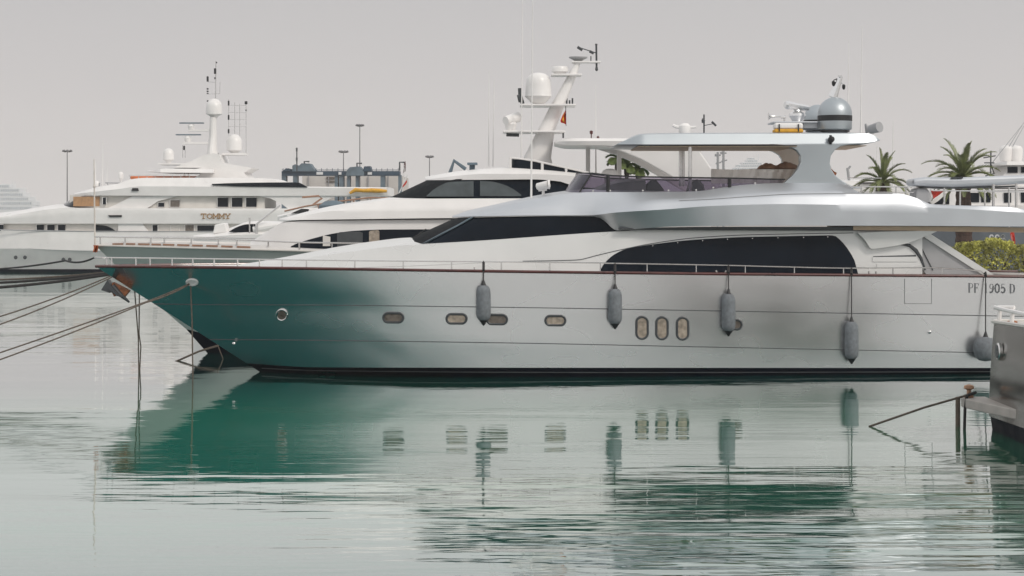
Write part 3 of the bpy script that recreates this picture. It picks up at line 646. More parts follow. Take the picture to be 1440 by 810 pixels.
whip(1210.5, 188, 1212.5, 38, yt+.8); whip(1192.5, 190, 1193.5, 58, yt+1.6); whip(747, 280, 749.5, -60, yM(748)-1.2, .022)
mb = MB(); y_ = yM(764)-1.0; mb.ptube([(764,277,y_),(764,267,y_)], .045); mb.tube([W(756,262.5,y_),W(771,259.5,y_-.2)], [.11,.13], 12); mb.tube([W(757,267,y_),W(769,266,y_)], .05, 8); mb.lathe(W(771,259.5,y_-.2), [(.14,-.02),(.15,.05)], 14, axis='X'); part('searchlight', mb, M['white'], yacht)
# --- boat deck: rails, crane
mb = MB(); y_ = yM(1240)-2.7
mb.ptube([(1190,258.5,y_),(1196,262.5,y_),(1288,262.8,y_)], .018); mb.ptube([(1192,250,y_+.8),(1240,250.5,y_+.8)], .012); mb.ptube([(1196,270,y_),(1285,270.6,y_)], .012)
for x, b in ((1211,271),(1230,271),(1260,271),(1274,275)): mb.ptube([(x,262.5,y_),(x,b+1,y_)], .018)
y_ = yM(1380)-2.8
mb.ptube([(1312,268,y_),(1384,268.6,y_),(1440,270,y_)], .018)
for x, a_, b in ((1350,268,290),(1385,268,291),(1419,264,291),(1328,264,287)): mb.ptube([(x,a_,y_),(x,b,y_)], .028)
mb.ptube([(1330,272,y_),(1326,289,y_)], .02); mb.ptube([(1429,258,y_),(1429,291,y_)], .04); mb.ptube([(1397,259,y_+.4),(1397,291,y_+.4)], .045)
part('boat_deck_rail', mb, M['steel'], yacht)
mb = MB(); y_ = yM(1300)-1.2; mb.poly([(1286,292),(1288,267),(1292,264),(1304,265),(1308,270),(1309,290)], y_, th=1.0); cr = part('crane_pedestal', mb, M['grey'], yacht, bevel=.08, smooth=False)
mb = MB()
mb.poly([(1283,252),(1290,250.5),(1300,249),(1345,249.5),(1440,246),(1520,243),(1520,254),(1440,258.5),(1400,261),(1340,263.5),(1310,262.8),(1284,261)], y_-.2, th=1.2); part('crane_boom', mb, M['silvertoned'], cr, bevel=.1, smooth=False)
mb = MB(); mb.poly([(1338,249),(1355,248.6),(1354,250.6),(1337,251)], y_-.24, th=.2); mb.poly([(1290,263),(1330,265.5),(1430,263),(1430,260.5),(1330,263.6)], y_-.1, th=.9); part('boom_gap', mb, M['dark'], cr, smooth=False)
mb = MB(); mb.lathe(W(1306.5,287,y_-.05), [(.03,-.05),(.06,-.03),(.06,.03)], 10, axis='Y'); part('crane_knob', mb, M['black'], cr)

# life raft canister resting on the hardtop
lr = thing('life_raft', 'white and yellow life raft canister strapped on the silver hardtop below the radar', 'life raft', W(1109, 187, yt-.9))
mb = MB(); a = W(1089.5,180,yt-.9); b = W(1129.5,180,yt-.9)
r1 = MB(); r1.pbox(1089.5,1129.5,172.8,181,yt-1.2,yt-.7); part('canister_top', r1, M['white'], lr, bevel=.06, smooth=False)
r2 = MB(); r2.pbox(1089,1130,181.2,186.6,yt-1.22,yt-.68); part('canister_base', r2, M['yellow'], lr, bevel=.05, smooth=False)
for x in (1096,1123):
    r3 = MB(); r3.pbox(x-.8,x+.8,174.5,185,yt-1.235,yt-1.2); part('strap', r3, M['black'], lr)

# fenders
def fender(px, top, bot, r, lab, ropetop, ball=False):
    Y = hullY(px, (top+bot)/2)-r/47-.03; th_ = thing('fender', lab, 'fender', W(px, bot, Y), 'fenders hanging along the silver hull')
    mb = MB()
    if ball: prof = [(2,bot),(r*.55,bot-1.5),(r*.85,bot-6),(r,bot-r*.95),(r*.93,bot-r*1.45),(r*.68,bot-r*1.85),(r*.3,top+6),(3,top+4)]
    else: prof = [(3,bot-5),(r*.72,bot-7.5),(r*.93,bot-11),(r,bot-15),(r*1.0,(top+bot)/2),(r*.97,top+14),(r*.88,top+9),(r*.65,top+5.5),(3,top+4)]
    mb.plathe(px, Y, prof, 24); part('sleeve', mb, M['fabric'], th_, angle=60)
    mb = MB(); mb.plathe(px, Y, [(4.5,top+6),(3.5,top+4),(1.5,top-2),(.8,top-3)], 12); part('top_cap', mb, M['black'], th_)
    if not ball:
        mb = MB(); mb.plathe(px, Y, [(.8,bot+1),(3,bot-2),(6,bot-6.5),(6.5,bot-8)], 14); part('bottom_cap', mb, M['black'], th_)
    mb = MB(); rp_ = railp(px, ropetop); e_ = W(px, LV[0][1](px), hullY(px, LV[0][1](px))-.09)
    mb.tube([rp_+Vector((0,0,.02)), rp_+Vector((0,-.05,-.05)), e_, W(px, top-2, Y)], .018, 6)
    mb.tube([rp_+Vector((0,.03,-.03)), e_+Vector((0,.0,.03))], .045, 6)
    part('lanyard', mb, M['ropedark'], th_)
fender(680, 397, 457, 10.2, 'grey sleeved fender closest to the green tinted bow, beside a small oval porthole', rl(680))
fender(865, 402, 462, 9.8, 'grey sleeved fender just left of the three upright portholes', rl(865))
fender(1024.5, 409, 472, 9.8, 'grey sleeved fender covering an oval porthole right of the three upright ones', rl(1024))
fender(1197.5, 448, 511, 9.8, 'grey sleeved fender hung low by the aft end of the saloon window', rl(1197))
fender(1386, 469, 508, 17.5, 'round grey ball fender hanging on a long line below the registration letters', 383, True)
# ================================================================== the white motor yacht moored beyond it
yS = lambda px: 73.8+.002*(px-720)
swy = thing('motor_yacht', 'white motor yacht with a raked radar mast, moored right behind the silver yacht', 'yacht', (W(600, 400, 73.6).x, 73.6, 0))
SL = [(135, I([(135,346),(250,349),(400,353),(560,357),(1000,364),(1300,368)]), I([(135,.03),(190,.8),(260,1.6),(350,2.3),(450,2.7),(600,2.95),(1300,3.05)])),
      (200, I([(200,410),(400,414),(700,420),(1300,428)]), I([(200,.03),(260,.75),(350,1.5),(450,2.15),(600,2.7),(1300,3.0)])),
      (262, I([(262,463),(330,478),(450,484),(1300,486)]), I([(262,.03),(330,.8),(450,1.5),(600,2.3),(1300,2.9)])),
      (292, I([(292,497),(600,500),(1300,499)]), I([(292,.03),(330,.45),(450,1.25),(600,2.1),(1300,2.8)]))]
def srows(levels, n=60, sub=4, end=1300):
    us = [(i/(n-1))**1.7 for i in range(n)]; rows = []
    P = lambda l, u: (lambda px: (px, SL[l][1](px), SL[l][2](px)))(SL[l][0]+u*(end-SL[l][0]))
    for a, b in zip(levels, levels[1:]):
        for k in range(sub if b != levels[-1] else sub+1):
            q = k/sub; r = []
            for u in us:
                A, B = P(a, u), P(b, u); px, py, w = [A[i]+(B[i]-A[i])*q for i in range(3)]; r.append(W(px, py, yS(px)-w))
            rows.append(r)
    return rows
def farS(p): return Vector((p.x, 2*yS(CX+p.x*F/73.8)-p.y, p.z))
def bothS(rows):
    mb = MB(); mb.grid(rows); mb.grid([[farS(p) for p in r] for r in rows], flip=True)
    for q, fl in ((0, True), (-1, False)):
        st = [r[q] for r in rows]; mb.grid([st, [farS(p) for p in st]], flip=fl)
    return mb
sr = srows([0, 1, 2]); part('hull', bothS(sr), M['hullgreen'], swy, angle=50)
r_ = srows([2, 3]); r_.append([Vector((p.x, p.y+.4, -.6)) for p in r_[-1]]); part('antifouling', bothS(r_), M['boot'], swy, angle=50)
mb = MB(); mb.grid([[p+Vector((0,.02,-.03)) for p in sr[0]], [farS(p)+Vector((0,-.02,-.03)) for p in sr[0]]]); part('deck', mb, M['deck'], swy)
mb = MB(); mb.tube([p+Vector((0,-.03,.02)) for p in sr[0]], .035, 6); pair('gunwale', mb, M['offwhite'], swy, yS)
sw_ = SL[0][2]; st_ = SL[0][1]
# low bulwark with slots set inboard of the gunwale
mb = MB(); bw_t = I([(140,343),(180,340.5),(360,345.5),(420,350)]); mb.grid([[W(x, st_(x)-.6, yS(x)-max(.02, sw_(x)-.12)) for x in around(140, 420, 30)], [W(x, bw_t(x)-1, yS(x)-max(.02, sw_(x)-.14)) for x in around(140, 420, 30)]]); pair('bulwark', mb, M['white'], swy, yS)
mb = MB()
for x0, x1 in ((158,173),(177,190),(194,210),(213,226),(229,245),(249,266),(270,285),(290,306),(311,327),(333,352)):
    mb.panel([(x0, (bw_t(x0)+st_(x0))/2-2),(x1,(bw_t(x1)+st_(x1))/2-2)], [(x0,(bw_t(x0)+st_(x0))/2+.4),(x1,(bw_t(x1)+st_(x1))/2+.4)], lambda a, b: yS(a)-sw_(a)+.10, n=5, off=.02, th=.03)
part('bulwark_trim', mb, M['teak'], swy)
mb = MB(); rls = I([(133,332.8),(300,336),(430,341),(545,342.5),(552,345.5),(557,349)])
p_ = [W(x, rls(x), yS(x)-max(.04, sw_(x)-.12)) for x in around(133, 557, 60)]; mb.tube([farS(p) for p in p_][::-1]+p_, .026, 6)
for x in (141,176,212,231,269,307,333,377,421,467,512):
    q = W(x, rls(x), yS(x)-max(.04, sw_(x)-.12)); b_ = W(x, bw_t(x) if x < 420 else st_(x), q.y); mb.tube([q, b_], .03, 6)
part('deck_rail', mb, M['steel'], swy)
mb = MB(); mb.tube([W(133.5,346,72.6), W(132.6,262,72.6), W(132.2,224,72.6)], [.032,.025,.016], 6); mb.lathe(W(132.6,262,72.6), [(.02,-.08),(.05,0),(.02,.08)], 8); part('jackstaff', mb, M['canvas'], swy)
# lower deckhouse, brow, wheelhouse, roof
h_t = I([(352,341.5),(362,335),(372,328),(384,320.5),(396,313.5),(430,311),(640,308.8),(1000,308)]); h_b = I([(352,344),(420,352),(560,356),(1000,363)])
hw_b = I([(352,.5),(372,1.2),(400,1.75),(450,2.2),(520,2.42),(1000,2.5)]); hw_t = I([(352,.3),(372,.9),(400,1.5),(450,2.0),(520,2.28),(1000,2.36)])
mb = MB(); mb.loft(yS, around(352, 1000, 50, 1.4), [(h_b, hw_b), (h_t, hw_t)], crown=.05, sub=4); part('deckhouse', mb, M['white'], swy, angle=45)
def shY(px, py):
    a, b = h_t(px), h_b(px); v = min(1, max(0, (b-py)/(b-a))); return yS(px)-(hw_b(px)+(hw_t(px)-hw_b(px))*v)
mb = MB(); mb.loft(yS, around(393, 1000, 60, 1.5), [([(393,309.6),(430,309.2),(640,306.6),(1000,305)], [(393,.9),(400,1.45),(450,2.1),(520,2.45),(1000,2.6)]),
   ([(393,308.4),(430,302.5),(470,296.5),(1000,292)], [(393,.85),(400,1.35),(450,2.0),(520,2.4),(1000,2.58)]),
   ([(393,307.6),(430,299.8),(470,292.8),(510,286.4),(547,281),(600,279.4),(830,279),(1000,280)], [(393,.7),(400,1.15),(450,1.75),(520,2.2),(1000,2.3)])], crown=I([(393,.02),(480,.14),(560,.1),(1000,.02)]), sub=4)
part('brow', mb, M['white'], swy, angle=40)
mb = MB(); mb.panel([(409,346.5),(416,343),(425,339.8),(440,335.4),(470,328.2),(500,324.4),(540,322.8),(760,322)], [(409,347.6),(440,349.2),(480,350.6),(760,356)], shY, n=50, off=.015, th=.05); lw = part('saloon_window', mb, M['glass'], swy)
for k, (x0, x1, y0, y1) in enumerate(((474,510,326.5,349),(519,533.5,324.5,347.5))):
    mb = MB(); mb.panel([(x0,y0+1.5),(x0+2,y0),(x1-2,y0-.8),(x1,y0+1)], [(x0,y1),(x1,y1)], shY, n=10, off=.035, th=.02); part('window_pane' if k == 0 else 'curtain', mb, M['dark' if k == 0 else 'curtain'], lw)
mb = MB(); mb.panel([(454,331),(464.5,333)], [(454,346),(464.5,346)], shY, n=6, off=.035, th=.02); part('curtain', mb, M['offwhite'], lw)
wb = [(838,279.3,2.2),(700,279.3,2.2),(600,279.3,2.05),(568,280,1.5),(552,281,.8),(546,281.4,0)]; wt = [(838,251.5,2.0),(700,252,2.0),(655,252.3,1.8),(630,252.6,1.3),(612,253,.7),(606,253.2,0)]
mb = MB(); mb.ring(yS, wb, wt, m=6); wh = part('wheelhouse_glazing', mb, M['glass'], swy, angle=50)
def whY(px, py): v = min(1, max(0, (279.3-py)/27)); return yS(px)-(2.2-.2*v)
mb = MB()
wq = [[(x0+(x1-x0)*v, y0+(y1-y0)*v, w0_+(w1_-w0_)*v) for v in (0,.5,1)] for (x0,y0,w0_),(x1,y1,w1_) in zip(wb[2:], wt[2:])]
rows = [[W(x-4.0, y-.6, yS(x)-w-.1) for x, y, w in q] for q in wq]; rows += [[farS(p) for p in r] for r in rows[:-1][::-1]]
mb.grid(rows); part('windscreen_cover', mb, M['mesh'], wh)
for top_, bot_ in (([(600,275),(610,266.5),(620,260.5),(632,256),(666,254.6)], [(600,276.4),(666,276.4)]), ([(675,254.5),(690,255.2),(708,259.5),(722,266),(733,274)], [(675,275.8),(733,275.8)])):
    mb = MB(); mb.panel(top_, bot_, whY, n=24, off=.03, th=.03); part('side_window', mb, M['glassgreen'], wh)
mb = MB(); mb.loft(yS, around(598, 640, 14)+around(646, 850, 24), [([(598,253.4),(700,252.6),(748,252.2),(790,255.5),(804,261),(850,266)], [(598,.3),(610,1.0),(640,1.7),(700,2.1),(850,2.2)]),
   ([(598,252.6),(640,247.5),(680,244.5),(760,245),(850,252)], [(598,.28),(610,.95),(640,1.65),(700,2.1),(850,2.2)]),
   ([(598,252.2),(620,247.6),(640,244),(680,239.6),(720,237.2),(760,239),(800,242.5),(850,248)], [(598,.2),(610,.7),(640,1.3),(700,1.7),(850,1.9)])], crown=.1, sub=3)
part('wheelhouse_roof', mb, M['white'], swy, angle=40)
# flybridge screen
mb = MB(); mb.ring(yS, [(850,249,1.8),(790,245,1.75),(745,239,1.6),(720,236.5,1.3),(716,236,.6),(715.5,236,0)], [(850,246.5,1.75),(828,243.2,1.7),(750,226,1.55),(722,222,1.25),(717,221.4,.6),(716.5,221.4,0)], m=3); fs = part('flybridge_screen', mb, M['glass'], swy)
mb = MB(); a_ = [W(x, y, yS(x)-w-.02) for x, y, w in ((719,222,1.25),(750,225.7,1.57),(828,243,1.72))]; mb.tube(a_, .035, 6)
for x, y0, y1 in ((717.5,221.5,236),(762.5,229,241),(796,237,245)): mb.tube([W(x,y0,yS(x)-1.45-(x>730)*.22), W(x,y1,yS(x)-1.45-(x>730)*.22)], .05, 6)
part('screen_frame', mb, M['white'], fs)
# raked mast with platforms
ym = yS(770)
mb = MB()
prof = [(730,242,780,.45),(736,222,775,.42),(754,187,779.5,.36),(775,146.5,794.5,.28),(799,105,811.5,.2),(808.5,86,817,.16)]
rows = []
for l, y, r, w in prof:
    a_, b_ = W(l, y, ym), W(r, y, ym); c = (a_+b_)/2; hw = (b_-a_).length/2
    rows.append([c+Vector((hw*math.copysign(abs(math.cos(t_))**.7, math.cos(t_)), w*math.sin(t_), 0)) for t_ in [2*math.pi*k/20 for k in range(20)]])
mb.grid(rows, close_u=True); mb.add(rows[-1], [tuple(range(20))]); ms = part('mast', mb, M['white'], swy, angle=50)
def plat(x0, x1, y, w, h=2.6):
    mb = MB(); mb.pbox(x0, x1, y, y+h, ym-w, ym+w); return part('mast_platform', mb, M['white'], swy, bevel=.03, smooth=False)
plat(707,795,183.5,.8); plat(731,810,146,.75); plat(775,818.5,103.5,.45); plat(804,845,85.5,.25)
mb = MB(); mb.plathe(757, ym-.2, [(9,146),(11,144),(19,135.5),(18.4,133.5),(17.8,120),(17,113),(14.5,107.5),(10,104),(4,102.4),(.2,102.2)], 28); part('radome', mb, M['white'], swy)
mb = MB(); mb.plathe(787, ym, [(8,104),(9,101.5),(12,101),(12,96),(10.5,93.6),(.3,93)], 24); part('radar_dome', mb, M['white'], swy)
mb = MB(); mb.plathe(813, ym, [(5,86),(7,84.5),(13,81.5),(13,80),(.3,79.4)], 20); part('top_antenna', mb, M['grey'], swy)
mb = MB(); mb.ptube([(839,97,ym),(838.5,62,ym)], .035); mb.ptube([(838.5,74.5,ym),(815,67,ym)], .018); mb.plathe(839, ym, [(1,100),(2.2,98),(1.8,95),(.8,93)], 8)
mb.ptube([(812,66,ym),(819,70.5,ym)], .05); mb.ptube([(829,72,ym),(835,75,ym)], .05); mb.plathe(838.5, ym, [(2,63),(1.6,61.5)], 8); mb.ptube([(831,86,ym),(831,79,ym)], .02); part('wind_sensor', mb, M['dark'], swy)
mb = MB(); mb.plathe(718, ym-.4, [(6,184),(7.5,178),(8.5,175),(7,171.5),(2,170.5),(1.5,168)], 16); mb.tube([W(711,170,ym-.6), W(728,164.5,ym-.2)], [.16,.2], 12); part('radar_scanner', mb, M['white'], swy)
mb = MB(); mb.ptube([(735,146,ym-.3),(731.5,134,ym-.3),(731,124,ym-.3)], .07); mb.tube([W(728,139,ym-.4), W(732,138,ym-.4)], .14, 12); mb.ptube([(712,189.5,ym-.3),(730,190,ym-.3)], .06); part('floodlight', mb, M['dark'], swy)
mb = MB()
for x, y in ((797,137),(801,141),(805,138)): mb.ptube([(x,146,ym),(x,y,ym)], .03)
mb.ptube([(792,186,ym),(792,194,ym)], .03); part('whip_mount', mb, M['dark'], swy)
whip(733, 240, 735, -40, yS(735)-.8, .02, par=swy); whip(687,234,687.5,100,yS(687)+1.5,.02,par=swy); whip(693,234,695,112,yS(693)+2.0,.02,par=swy); whip(838,246,837.5,120,yS(838)+1,.02,par=swy)
mb = MB(); y_ = yS(645); mb.ptube([(633,243,y_+1),(638.5,226,y_+1),(655,238,y_+1)], .07); mb.ptube([(664,232,y_),(664,240,y_)], .1); mb.pbox(657,671,228.5,231.5,y_-.4,y_+.4); part('searchlight', mb, M['bluegrey'], swy)
# hardtop and sloping aft wing
mb = MB(); mb.loft(yS, around(781, 1000, 40), [([(781,201.8),(800,204),(840,204),(870,205.5),(1000,206)], [(781,1.5),(800,2.1),(830,2.3),(1000,2.3)]), ([(781,200.6),(790,198.5),(1000,198)], [(781,1.5),(800,2.15),(830,2.35),(1000,2.35)]), ([(781,200),(795,195.6),(810,194.6),(1000,195)], [(781,1.4),(800,1.95),(830,2.2),(1000,2.2)])], crown=.06, sub=3)
part('hardtop', mb, M['white'], swy, angle=40)
mb = MB(); mb.poly([(838,200),(1000,197),(985,214),(1012,254),(1020,272),(985,272),(962,259),(935,243),(902,224.5),(872,212),(850,205.5)], lambda a, b: yS(a)-2.2, th=.25); pair('hardtop_wing', mb, M['white'], swy, yS, bevel=.05, smooth=False)
mb = MB()
for x in (827,871): mb.pbox(x-3, x+3, 203, 262, yS(x)+1.5, yS(x)+1.8)
part('top_support', mb, M['white'], swy)
mb = MB(); mb.plathe(857.5, yS(857)-.5, [(9,262),(11.5,256),(12.5,250),(12,244),(9.5,239.8),(5,237.5),(.3,237)], 20); part('satellite_dome', mb, M['white'], swy)
mb = MB(); mb.plathe(831.5, yS(831), [(.8,195),(.8,189),(2.2,188),(2.4,184.5),(1,183.5)], 10); mb.plathe(841, yS(841), [(2.5,195),(1.5,192),(.3,191)], 8); part('navigation_light', mb, M['maroon'], swy)
# small flag flying from the mast, scrap at the bow
mb = MB(); fy = ym-.5; rows = [[W(x, y, fy+.12*math.sin(x*.9+y*.25)) for x, y in r] for r in ([(795,155),(794,157),(793,159.5),(791,162)], [(795.6,160),(793.5,163),(791,166.5),(788,170)], [(795.8,166),(793.6,168.5),(791.3,171),(789,172.5)], [(796,175),(794.5,174.5),(793.2,173.5),(792,173)])]
fl_ = thing('flag', 'small red and yellow flag flying below the mast platform of the white yacht', 'flag', W(795, 175, fy))
mb.grid(rows); mb.grid([[p+Vector((0,.012,0)) for p in r] for r in rows], flip=True); part('cloth', mb, M['red'], fl_)
mb = MB(); rows2 = [[r[0].lerp(r[3], .36)+Vector((0,-.02,0)), r[0].lerp(r[3], .68)+Vector((0,-.02,0))] for r in rows]; mb.grid(rows2); part('stripe', mb, M['yellow'], fl_)
mb = MB(); mb.ptube([(795.5,149,fy),(796,177,fy)], .012); part('halyard', mb, M['ropedark'], fl_)
mb = MB(); random.seed(5)
mb.grid([[W(131+i*1.3+.8*math.sin(j), 344+j*2.6+random.random(), 72.4+.15*math.sin(i*2+j)) for i in range(6)] for j in range(5)])
solo('pennant', mb, M['orange'], 'crumpled orange cloth tied at the bow tip of the white yacht', 'cloth')
# ================================================================== the big white yacht with gold lettering, far left
YT = 176.0; yT = lambda px: 181.0
ty = thing('superyacht', 'large white superyacht with a tall domed mast and gold lettering, far left', 'yacht', (W(240, 383, 181).x, 181, 0))
wl_ = PY(0, 176.5)
mb = MB(); wT = I([(-140,.3),(-90,2.4),(-40,3.9),(20,4.7),(80,5.0),(560,5.0)])
mb.loft(yT, around(-140, 590, 50), [(378.5, lambda x: wT(x)*.80), (349.5, lambda x: wT(x)), ([(-140,336),(132,352.5),(590,352)], lambda x: wT(x)), (lambda x: 318+8.5*min(1, max(0, (x+140)/270)), lambda x: wT(x)+.02)], sub=3)
part('hull', mb, M['white'], ty, angle=12)
mb = MB(); mb.loft(yT, around(-138, 588, 30), [(386, lambda x: wT(x)*.79), (378.6, lambda x: wT(x)*.805)], sub=1); part('antifouling', mb, M['boot'], ty)
tw = lambda w: (lambda a, b: 181-w)
mb = MB(); a_ = [W(x, 325.2+.02*(x)*0+(x/130 if x < 130 else 1)*2.4-2, 176-.02) for x in lin(-60, 590, 12)]; mb.tube(a_, .05, 5); part('rub_rail', mb, M['grey'], ty)
# decks: main deck wall, upper bulwark, upper deck wall, roof
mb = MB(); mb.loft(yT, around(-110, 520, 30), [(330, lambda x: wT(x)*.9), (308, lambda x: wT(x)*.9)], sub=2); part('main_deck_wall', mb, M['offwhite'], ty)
mb = MB(); mb.loft(yT, around(-110, 420, 50), [(314.5, lambda x: wT(x)*.985), ([(-110,313),(60,302),(140,296),(420,296)], lambda x: wT(x)*1.0), ([(-110,311),(-40,307.5),(0,304.8),(40,298.8),(75,293.5),(90,292.5),(420,293.2)], lambda x: wT(x)*.99)], crown=I([(-110,.3),(60,.5),(120,.0),(420,0)]), sub=3); part('upper_bulwark', mb, M['white'], ty, angle=40)
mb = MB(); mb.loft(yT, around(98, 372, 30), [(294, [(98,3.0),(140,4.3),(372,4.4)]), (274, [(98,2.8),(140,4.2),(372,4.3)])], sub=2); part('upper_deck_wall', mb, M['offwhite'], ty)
mb = MB(); mb.ring(yT, [(104,291,4.0),(94,291.2,3.4),(86,291.4,2.2),(82,291.5,0)], [(120,276,4.0),(113,276,3.3),(108,276,2.2),(106,276,0)], m=3); part('windscreen', mb, M['glass'], ty)
mb = MB(); mb.loft(yT, around(104, 210, 24)+around(216, 545, 40), [([(104,275),(150,275),(220,275.3),(360,275.5),(545,274.8)], [(104,2.2),(125,4.2),(160,4.8),(545,4.85)]), ([(104,273),(125,270.5),(165,266),(200,262),(400,263.5),(545,264.5)], [(104,2.2),(125,4.2),(160,4.85),(545,4.9)]),
  ([(104,272.4),(115,269),(140,262.5),(165,258.4),(185,252),(205,250),(300,250),(365,250.5),(385,252),(408,262),(545,263.6)], [(104,1.8),(125,3.6),(160,4.3),(200,4.4),(365,4.3),(410,4.7),(545,4.75)])], crown=.05, sub=3); part('bridge_roof', mb, M['white'], ty, angle=30)
mb = MB(); mb.panel([(298,258.6),(330,257.4),(380,256.6),(418,256.4),(432,262.6)], [(298,260),(340,262.2),(432,263.4)], tw(4.93), n=24, off=.04, th=.7); part('sundeck_window', mb, M['glass'], ty)
# sweeping white arches either side of the recesses
mb = MB(); mb.poly([(186,276),(250,275.5),(222,283),(206,293.5),(150,293),(162,288)], tw(4.6), th=.4); part('arch', mb, M['white'], ty, smooth=False)
mb = MB(); mb.poly([(362,275.5),(540,274.8),(470,276.5),(440,292),(424,296),(405,293.5),(395,286),(380,279)], tw(4.7), th=.5); part('arch', mb, M['white'], ty, smooth=False)
mb = MB(); mb.poly([(166,314),(200,314.5),(212,330),(190,330),(166,329)], tw(4.75), th=.3); part('arch', mb, M['white'], ty, smooth=False)
def pane(name, x0, x1, y0, y1, w, m_='glass', fr=True):
    mb = MB(); mb.poly([(x0,y0),(x1,y0),(x1,y1),(x0,y1)], tw(w), th=.12, off=.04); f = part(name, mb, M[m_], ty, smooth=False)
    if fr:
        mb = MB(); c = [W(x, y, 181-w-.05) for x, y in ((x0,y0),(x1,y0),(x1,y1),(x0,y1),(x0,y0))]; mb.tube(c, .035, 5, caps=False); part('window_frame', mb, M['white'], f)
for x0, x1 in ((-14,5),(51,62),(66,77),(81,92)): pane('window', x0, x1, 315.6, 325.2, 4.5)
mb = MB(); mb.panel([(134.5,316.2),(146,317),(156,320.5),(166,327.6)], [(134.5,327.6),(166,328)], tw(4.55), n=14, off=.05, th=.1); part('arched_window', mb, M['glass'], ty)
for x0, x1, y0, y1, m_ in ((214,222,316,330,'glass'),(240,252,316,331,'offwhite'),(260,273,316,333,'curtainbrown'),(277,301,316.5,332,'glass')): pane('window', x0, x1, y0, y1, 4.5, m_)
for x0, x1, m_ in ((222,231,'glass'),(239,252.5,'curtainbrown'),(305.5,321,'glass'),(325.5,341,'glass'),(345.5,361,'glass')): pane('window', x0, x1, (284.5 if x0 == 222 else 281 if x0 == 239 else 277.5), 291.4, 4.38, m_)
pane('window', 103, 140, 276.5, 290, 4.25, 'tan', False); pane('window', 144, 149.5, 277.5, 287.5, 4.5, 'glass')
mb = MB(); mb.poly([(152,302.6),(171,302.4),(171,305.2),(154,305.4)], tw(5.0), th=.1, off=.06); mb.poly([(186,264.5),(194,264.5),(195,268.5),(185,268.5)], tw(4.9), th=.1, off=.05); part('vent_slot', mb, M['black'], ty, smooth=False)
mb = MB()
for x, y in ((22,362),(35,362),(89,365),(98,365)): mb.lathe(W(x, y, 176.1), [(.03,-.05),(.15,-.04),(.17,.02)], 10, axis='Y')
part('hawse_pipe', mb, M['dark'], ty)
mb = MB(); lettering(mb, 'TOMMY', 282.5, 307.2, 7.6, 6.4, lambda a, b: 175.95, 1.3, 1.0, 1.12); part('name_lettering', mb, M['gold'], ty)
# sundeck: coloured cushions behind a rail, hardtop, mast fin, domes, radars
mb = MB(); mb.pbox(183, 279, 247.6, 252, 178.6, 179.4); part('sundeck_cushions', mb, M['orange'], ty, bevel=.1, smooth=False)
mb = MB(); a_ = [W(181,246.5,177.6), W(279,246,177.6)]; mb.tube(a_, .05, 5)
for x in lin(183, 278, 9): mb.ptube([(x,246.4,177.6),(x,253,177.6)], .03)
part('sundeck_rail', mb, M['steel'], ty)
mb = MB(); mb.loft(yT, around(207, 300, 16), [([(207,241.6),(230,242.6),(300,243)], [(207,.6),(225,3.2),(300,3.4)]), ([(207,240.8),(232,237.2),(300,238)], [(207,.5),(225,3.0),(300,3.2)])], crown=.1, sub=2); part('hardtop', mb, M['white'], ty)
mb = MB(); mb.poly([(264,239),(284,236),(243,236),(270,226),(285,218),(300,215.5),(308,217),(312,228),(330,232),(355,236),(343,243),(350,252),(270,252),(280,246),(283,242)], lambda a, b: 178.5, th=5); part('sundeck_fin', mb, M['white'], ty, smooth=False)
for x in (259,265): pass
mb = MB(); mb.pbox(258,260,241,251,179,179.2); mb.pbox(264,265.5,241,251,179,179.2); part('top_support', mb, M['white'], ty)
mb = MB(); rows = []
for l, y, r, w in ((289,232,309,.9),(291.5,210,305.5,.7),(294,190,305,.55),(295,165,304.5,.5)):
    a_, b_ = W(l,y,181), W(r,y,181); c = (a_+b_)/2; hw = (b_-a_).length/2; rows.append([c+Vector((hw*math.cos(t_), w*math.sin(t_), 0)) for t_ in [2*math.pi*k/14 for k in range(14)]])
mb.grid(rows, close_u=True); part('mast', mb, M['white'], ty)
def tdome(x, y0, y1, r):
    mb = MB(); mb.plathe(x, 181, [(r*.4,y0+4),(r*.55,y0+1),(r*1.0,y0-1.5),(r*1.0,y1+r),(r*.86,y1+r*.5),(r*.5,y1+r*.13),(.1,y1)], 20); part('radome', mb, M['white'], ty)
tdome(301,162,138.5,11.5); tdome(329.5,213,188.5,10.8); tdome(237,226,208.5,7.7); tdome(170,252,241.5,3.6); tdome(136,263,254,4.5)
mb = MB(); mb.pbox(265,298,182,184.5,180.7,181.3); mb.pbox(257,295,199.5,202.5,180.6,181.4); mb.pbox(222,262,229.5,231.5,179,182); mb.pbox(312,345,215,218,180,182); part('mast_platform', mb, M['white'], ty, smooth=False)
for x0, x1, y, xp, py in ((252,286,173,269,182),(247,282,189.5,264,199.5)):
    mb = MB(); mb.plathe(xp, 181, [(4,py),(5,(y+py)/2),(3,y+2)], 10); f = part('radar_pedestal', mb, M['white'], ty)
    mb = MB(); mb.pbox(x0,x1,y-.9,y+.7,180.8,181.2); part('radar_scanner', mb, M['bluegrey'], f)
mb = MB(); mb.ptube([(303,138,181),(303.2,108,181),(303.5,86,181)], .05); mb.ptube([(292,115,181),(303,115.5,181)], .03); mb.ptube([(292,132,181),(309,132,181)], .03); mb.ptube([(309,132,181),(309.5,115,181)], .025); part('topmast', mb, M['steel'], ty)
mb = MB()
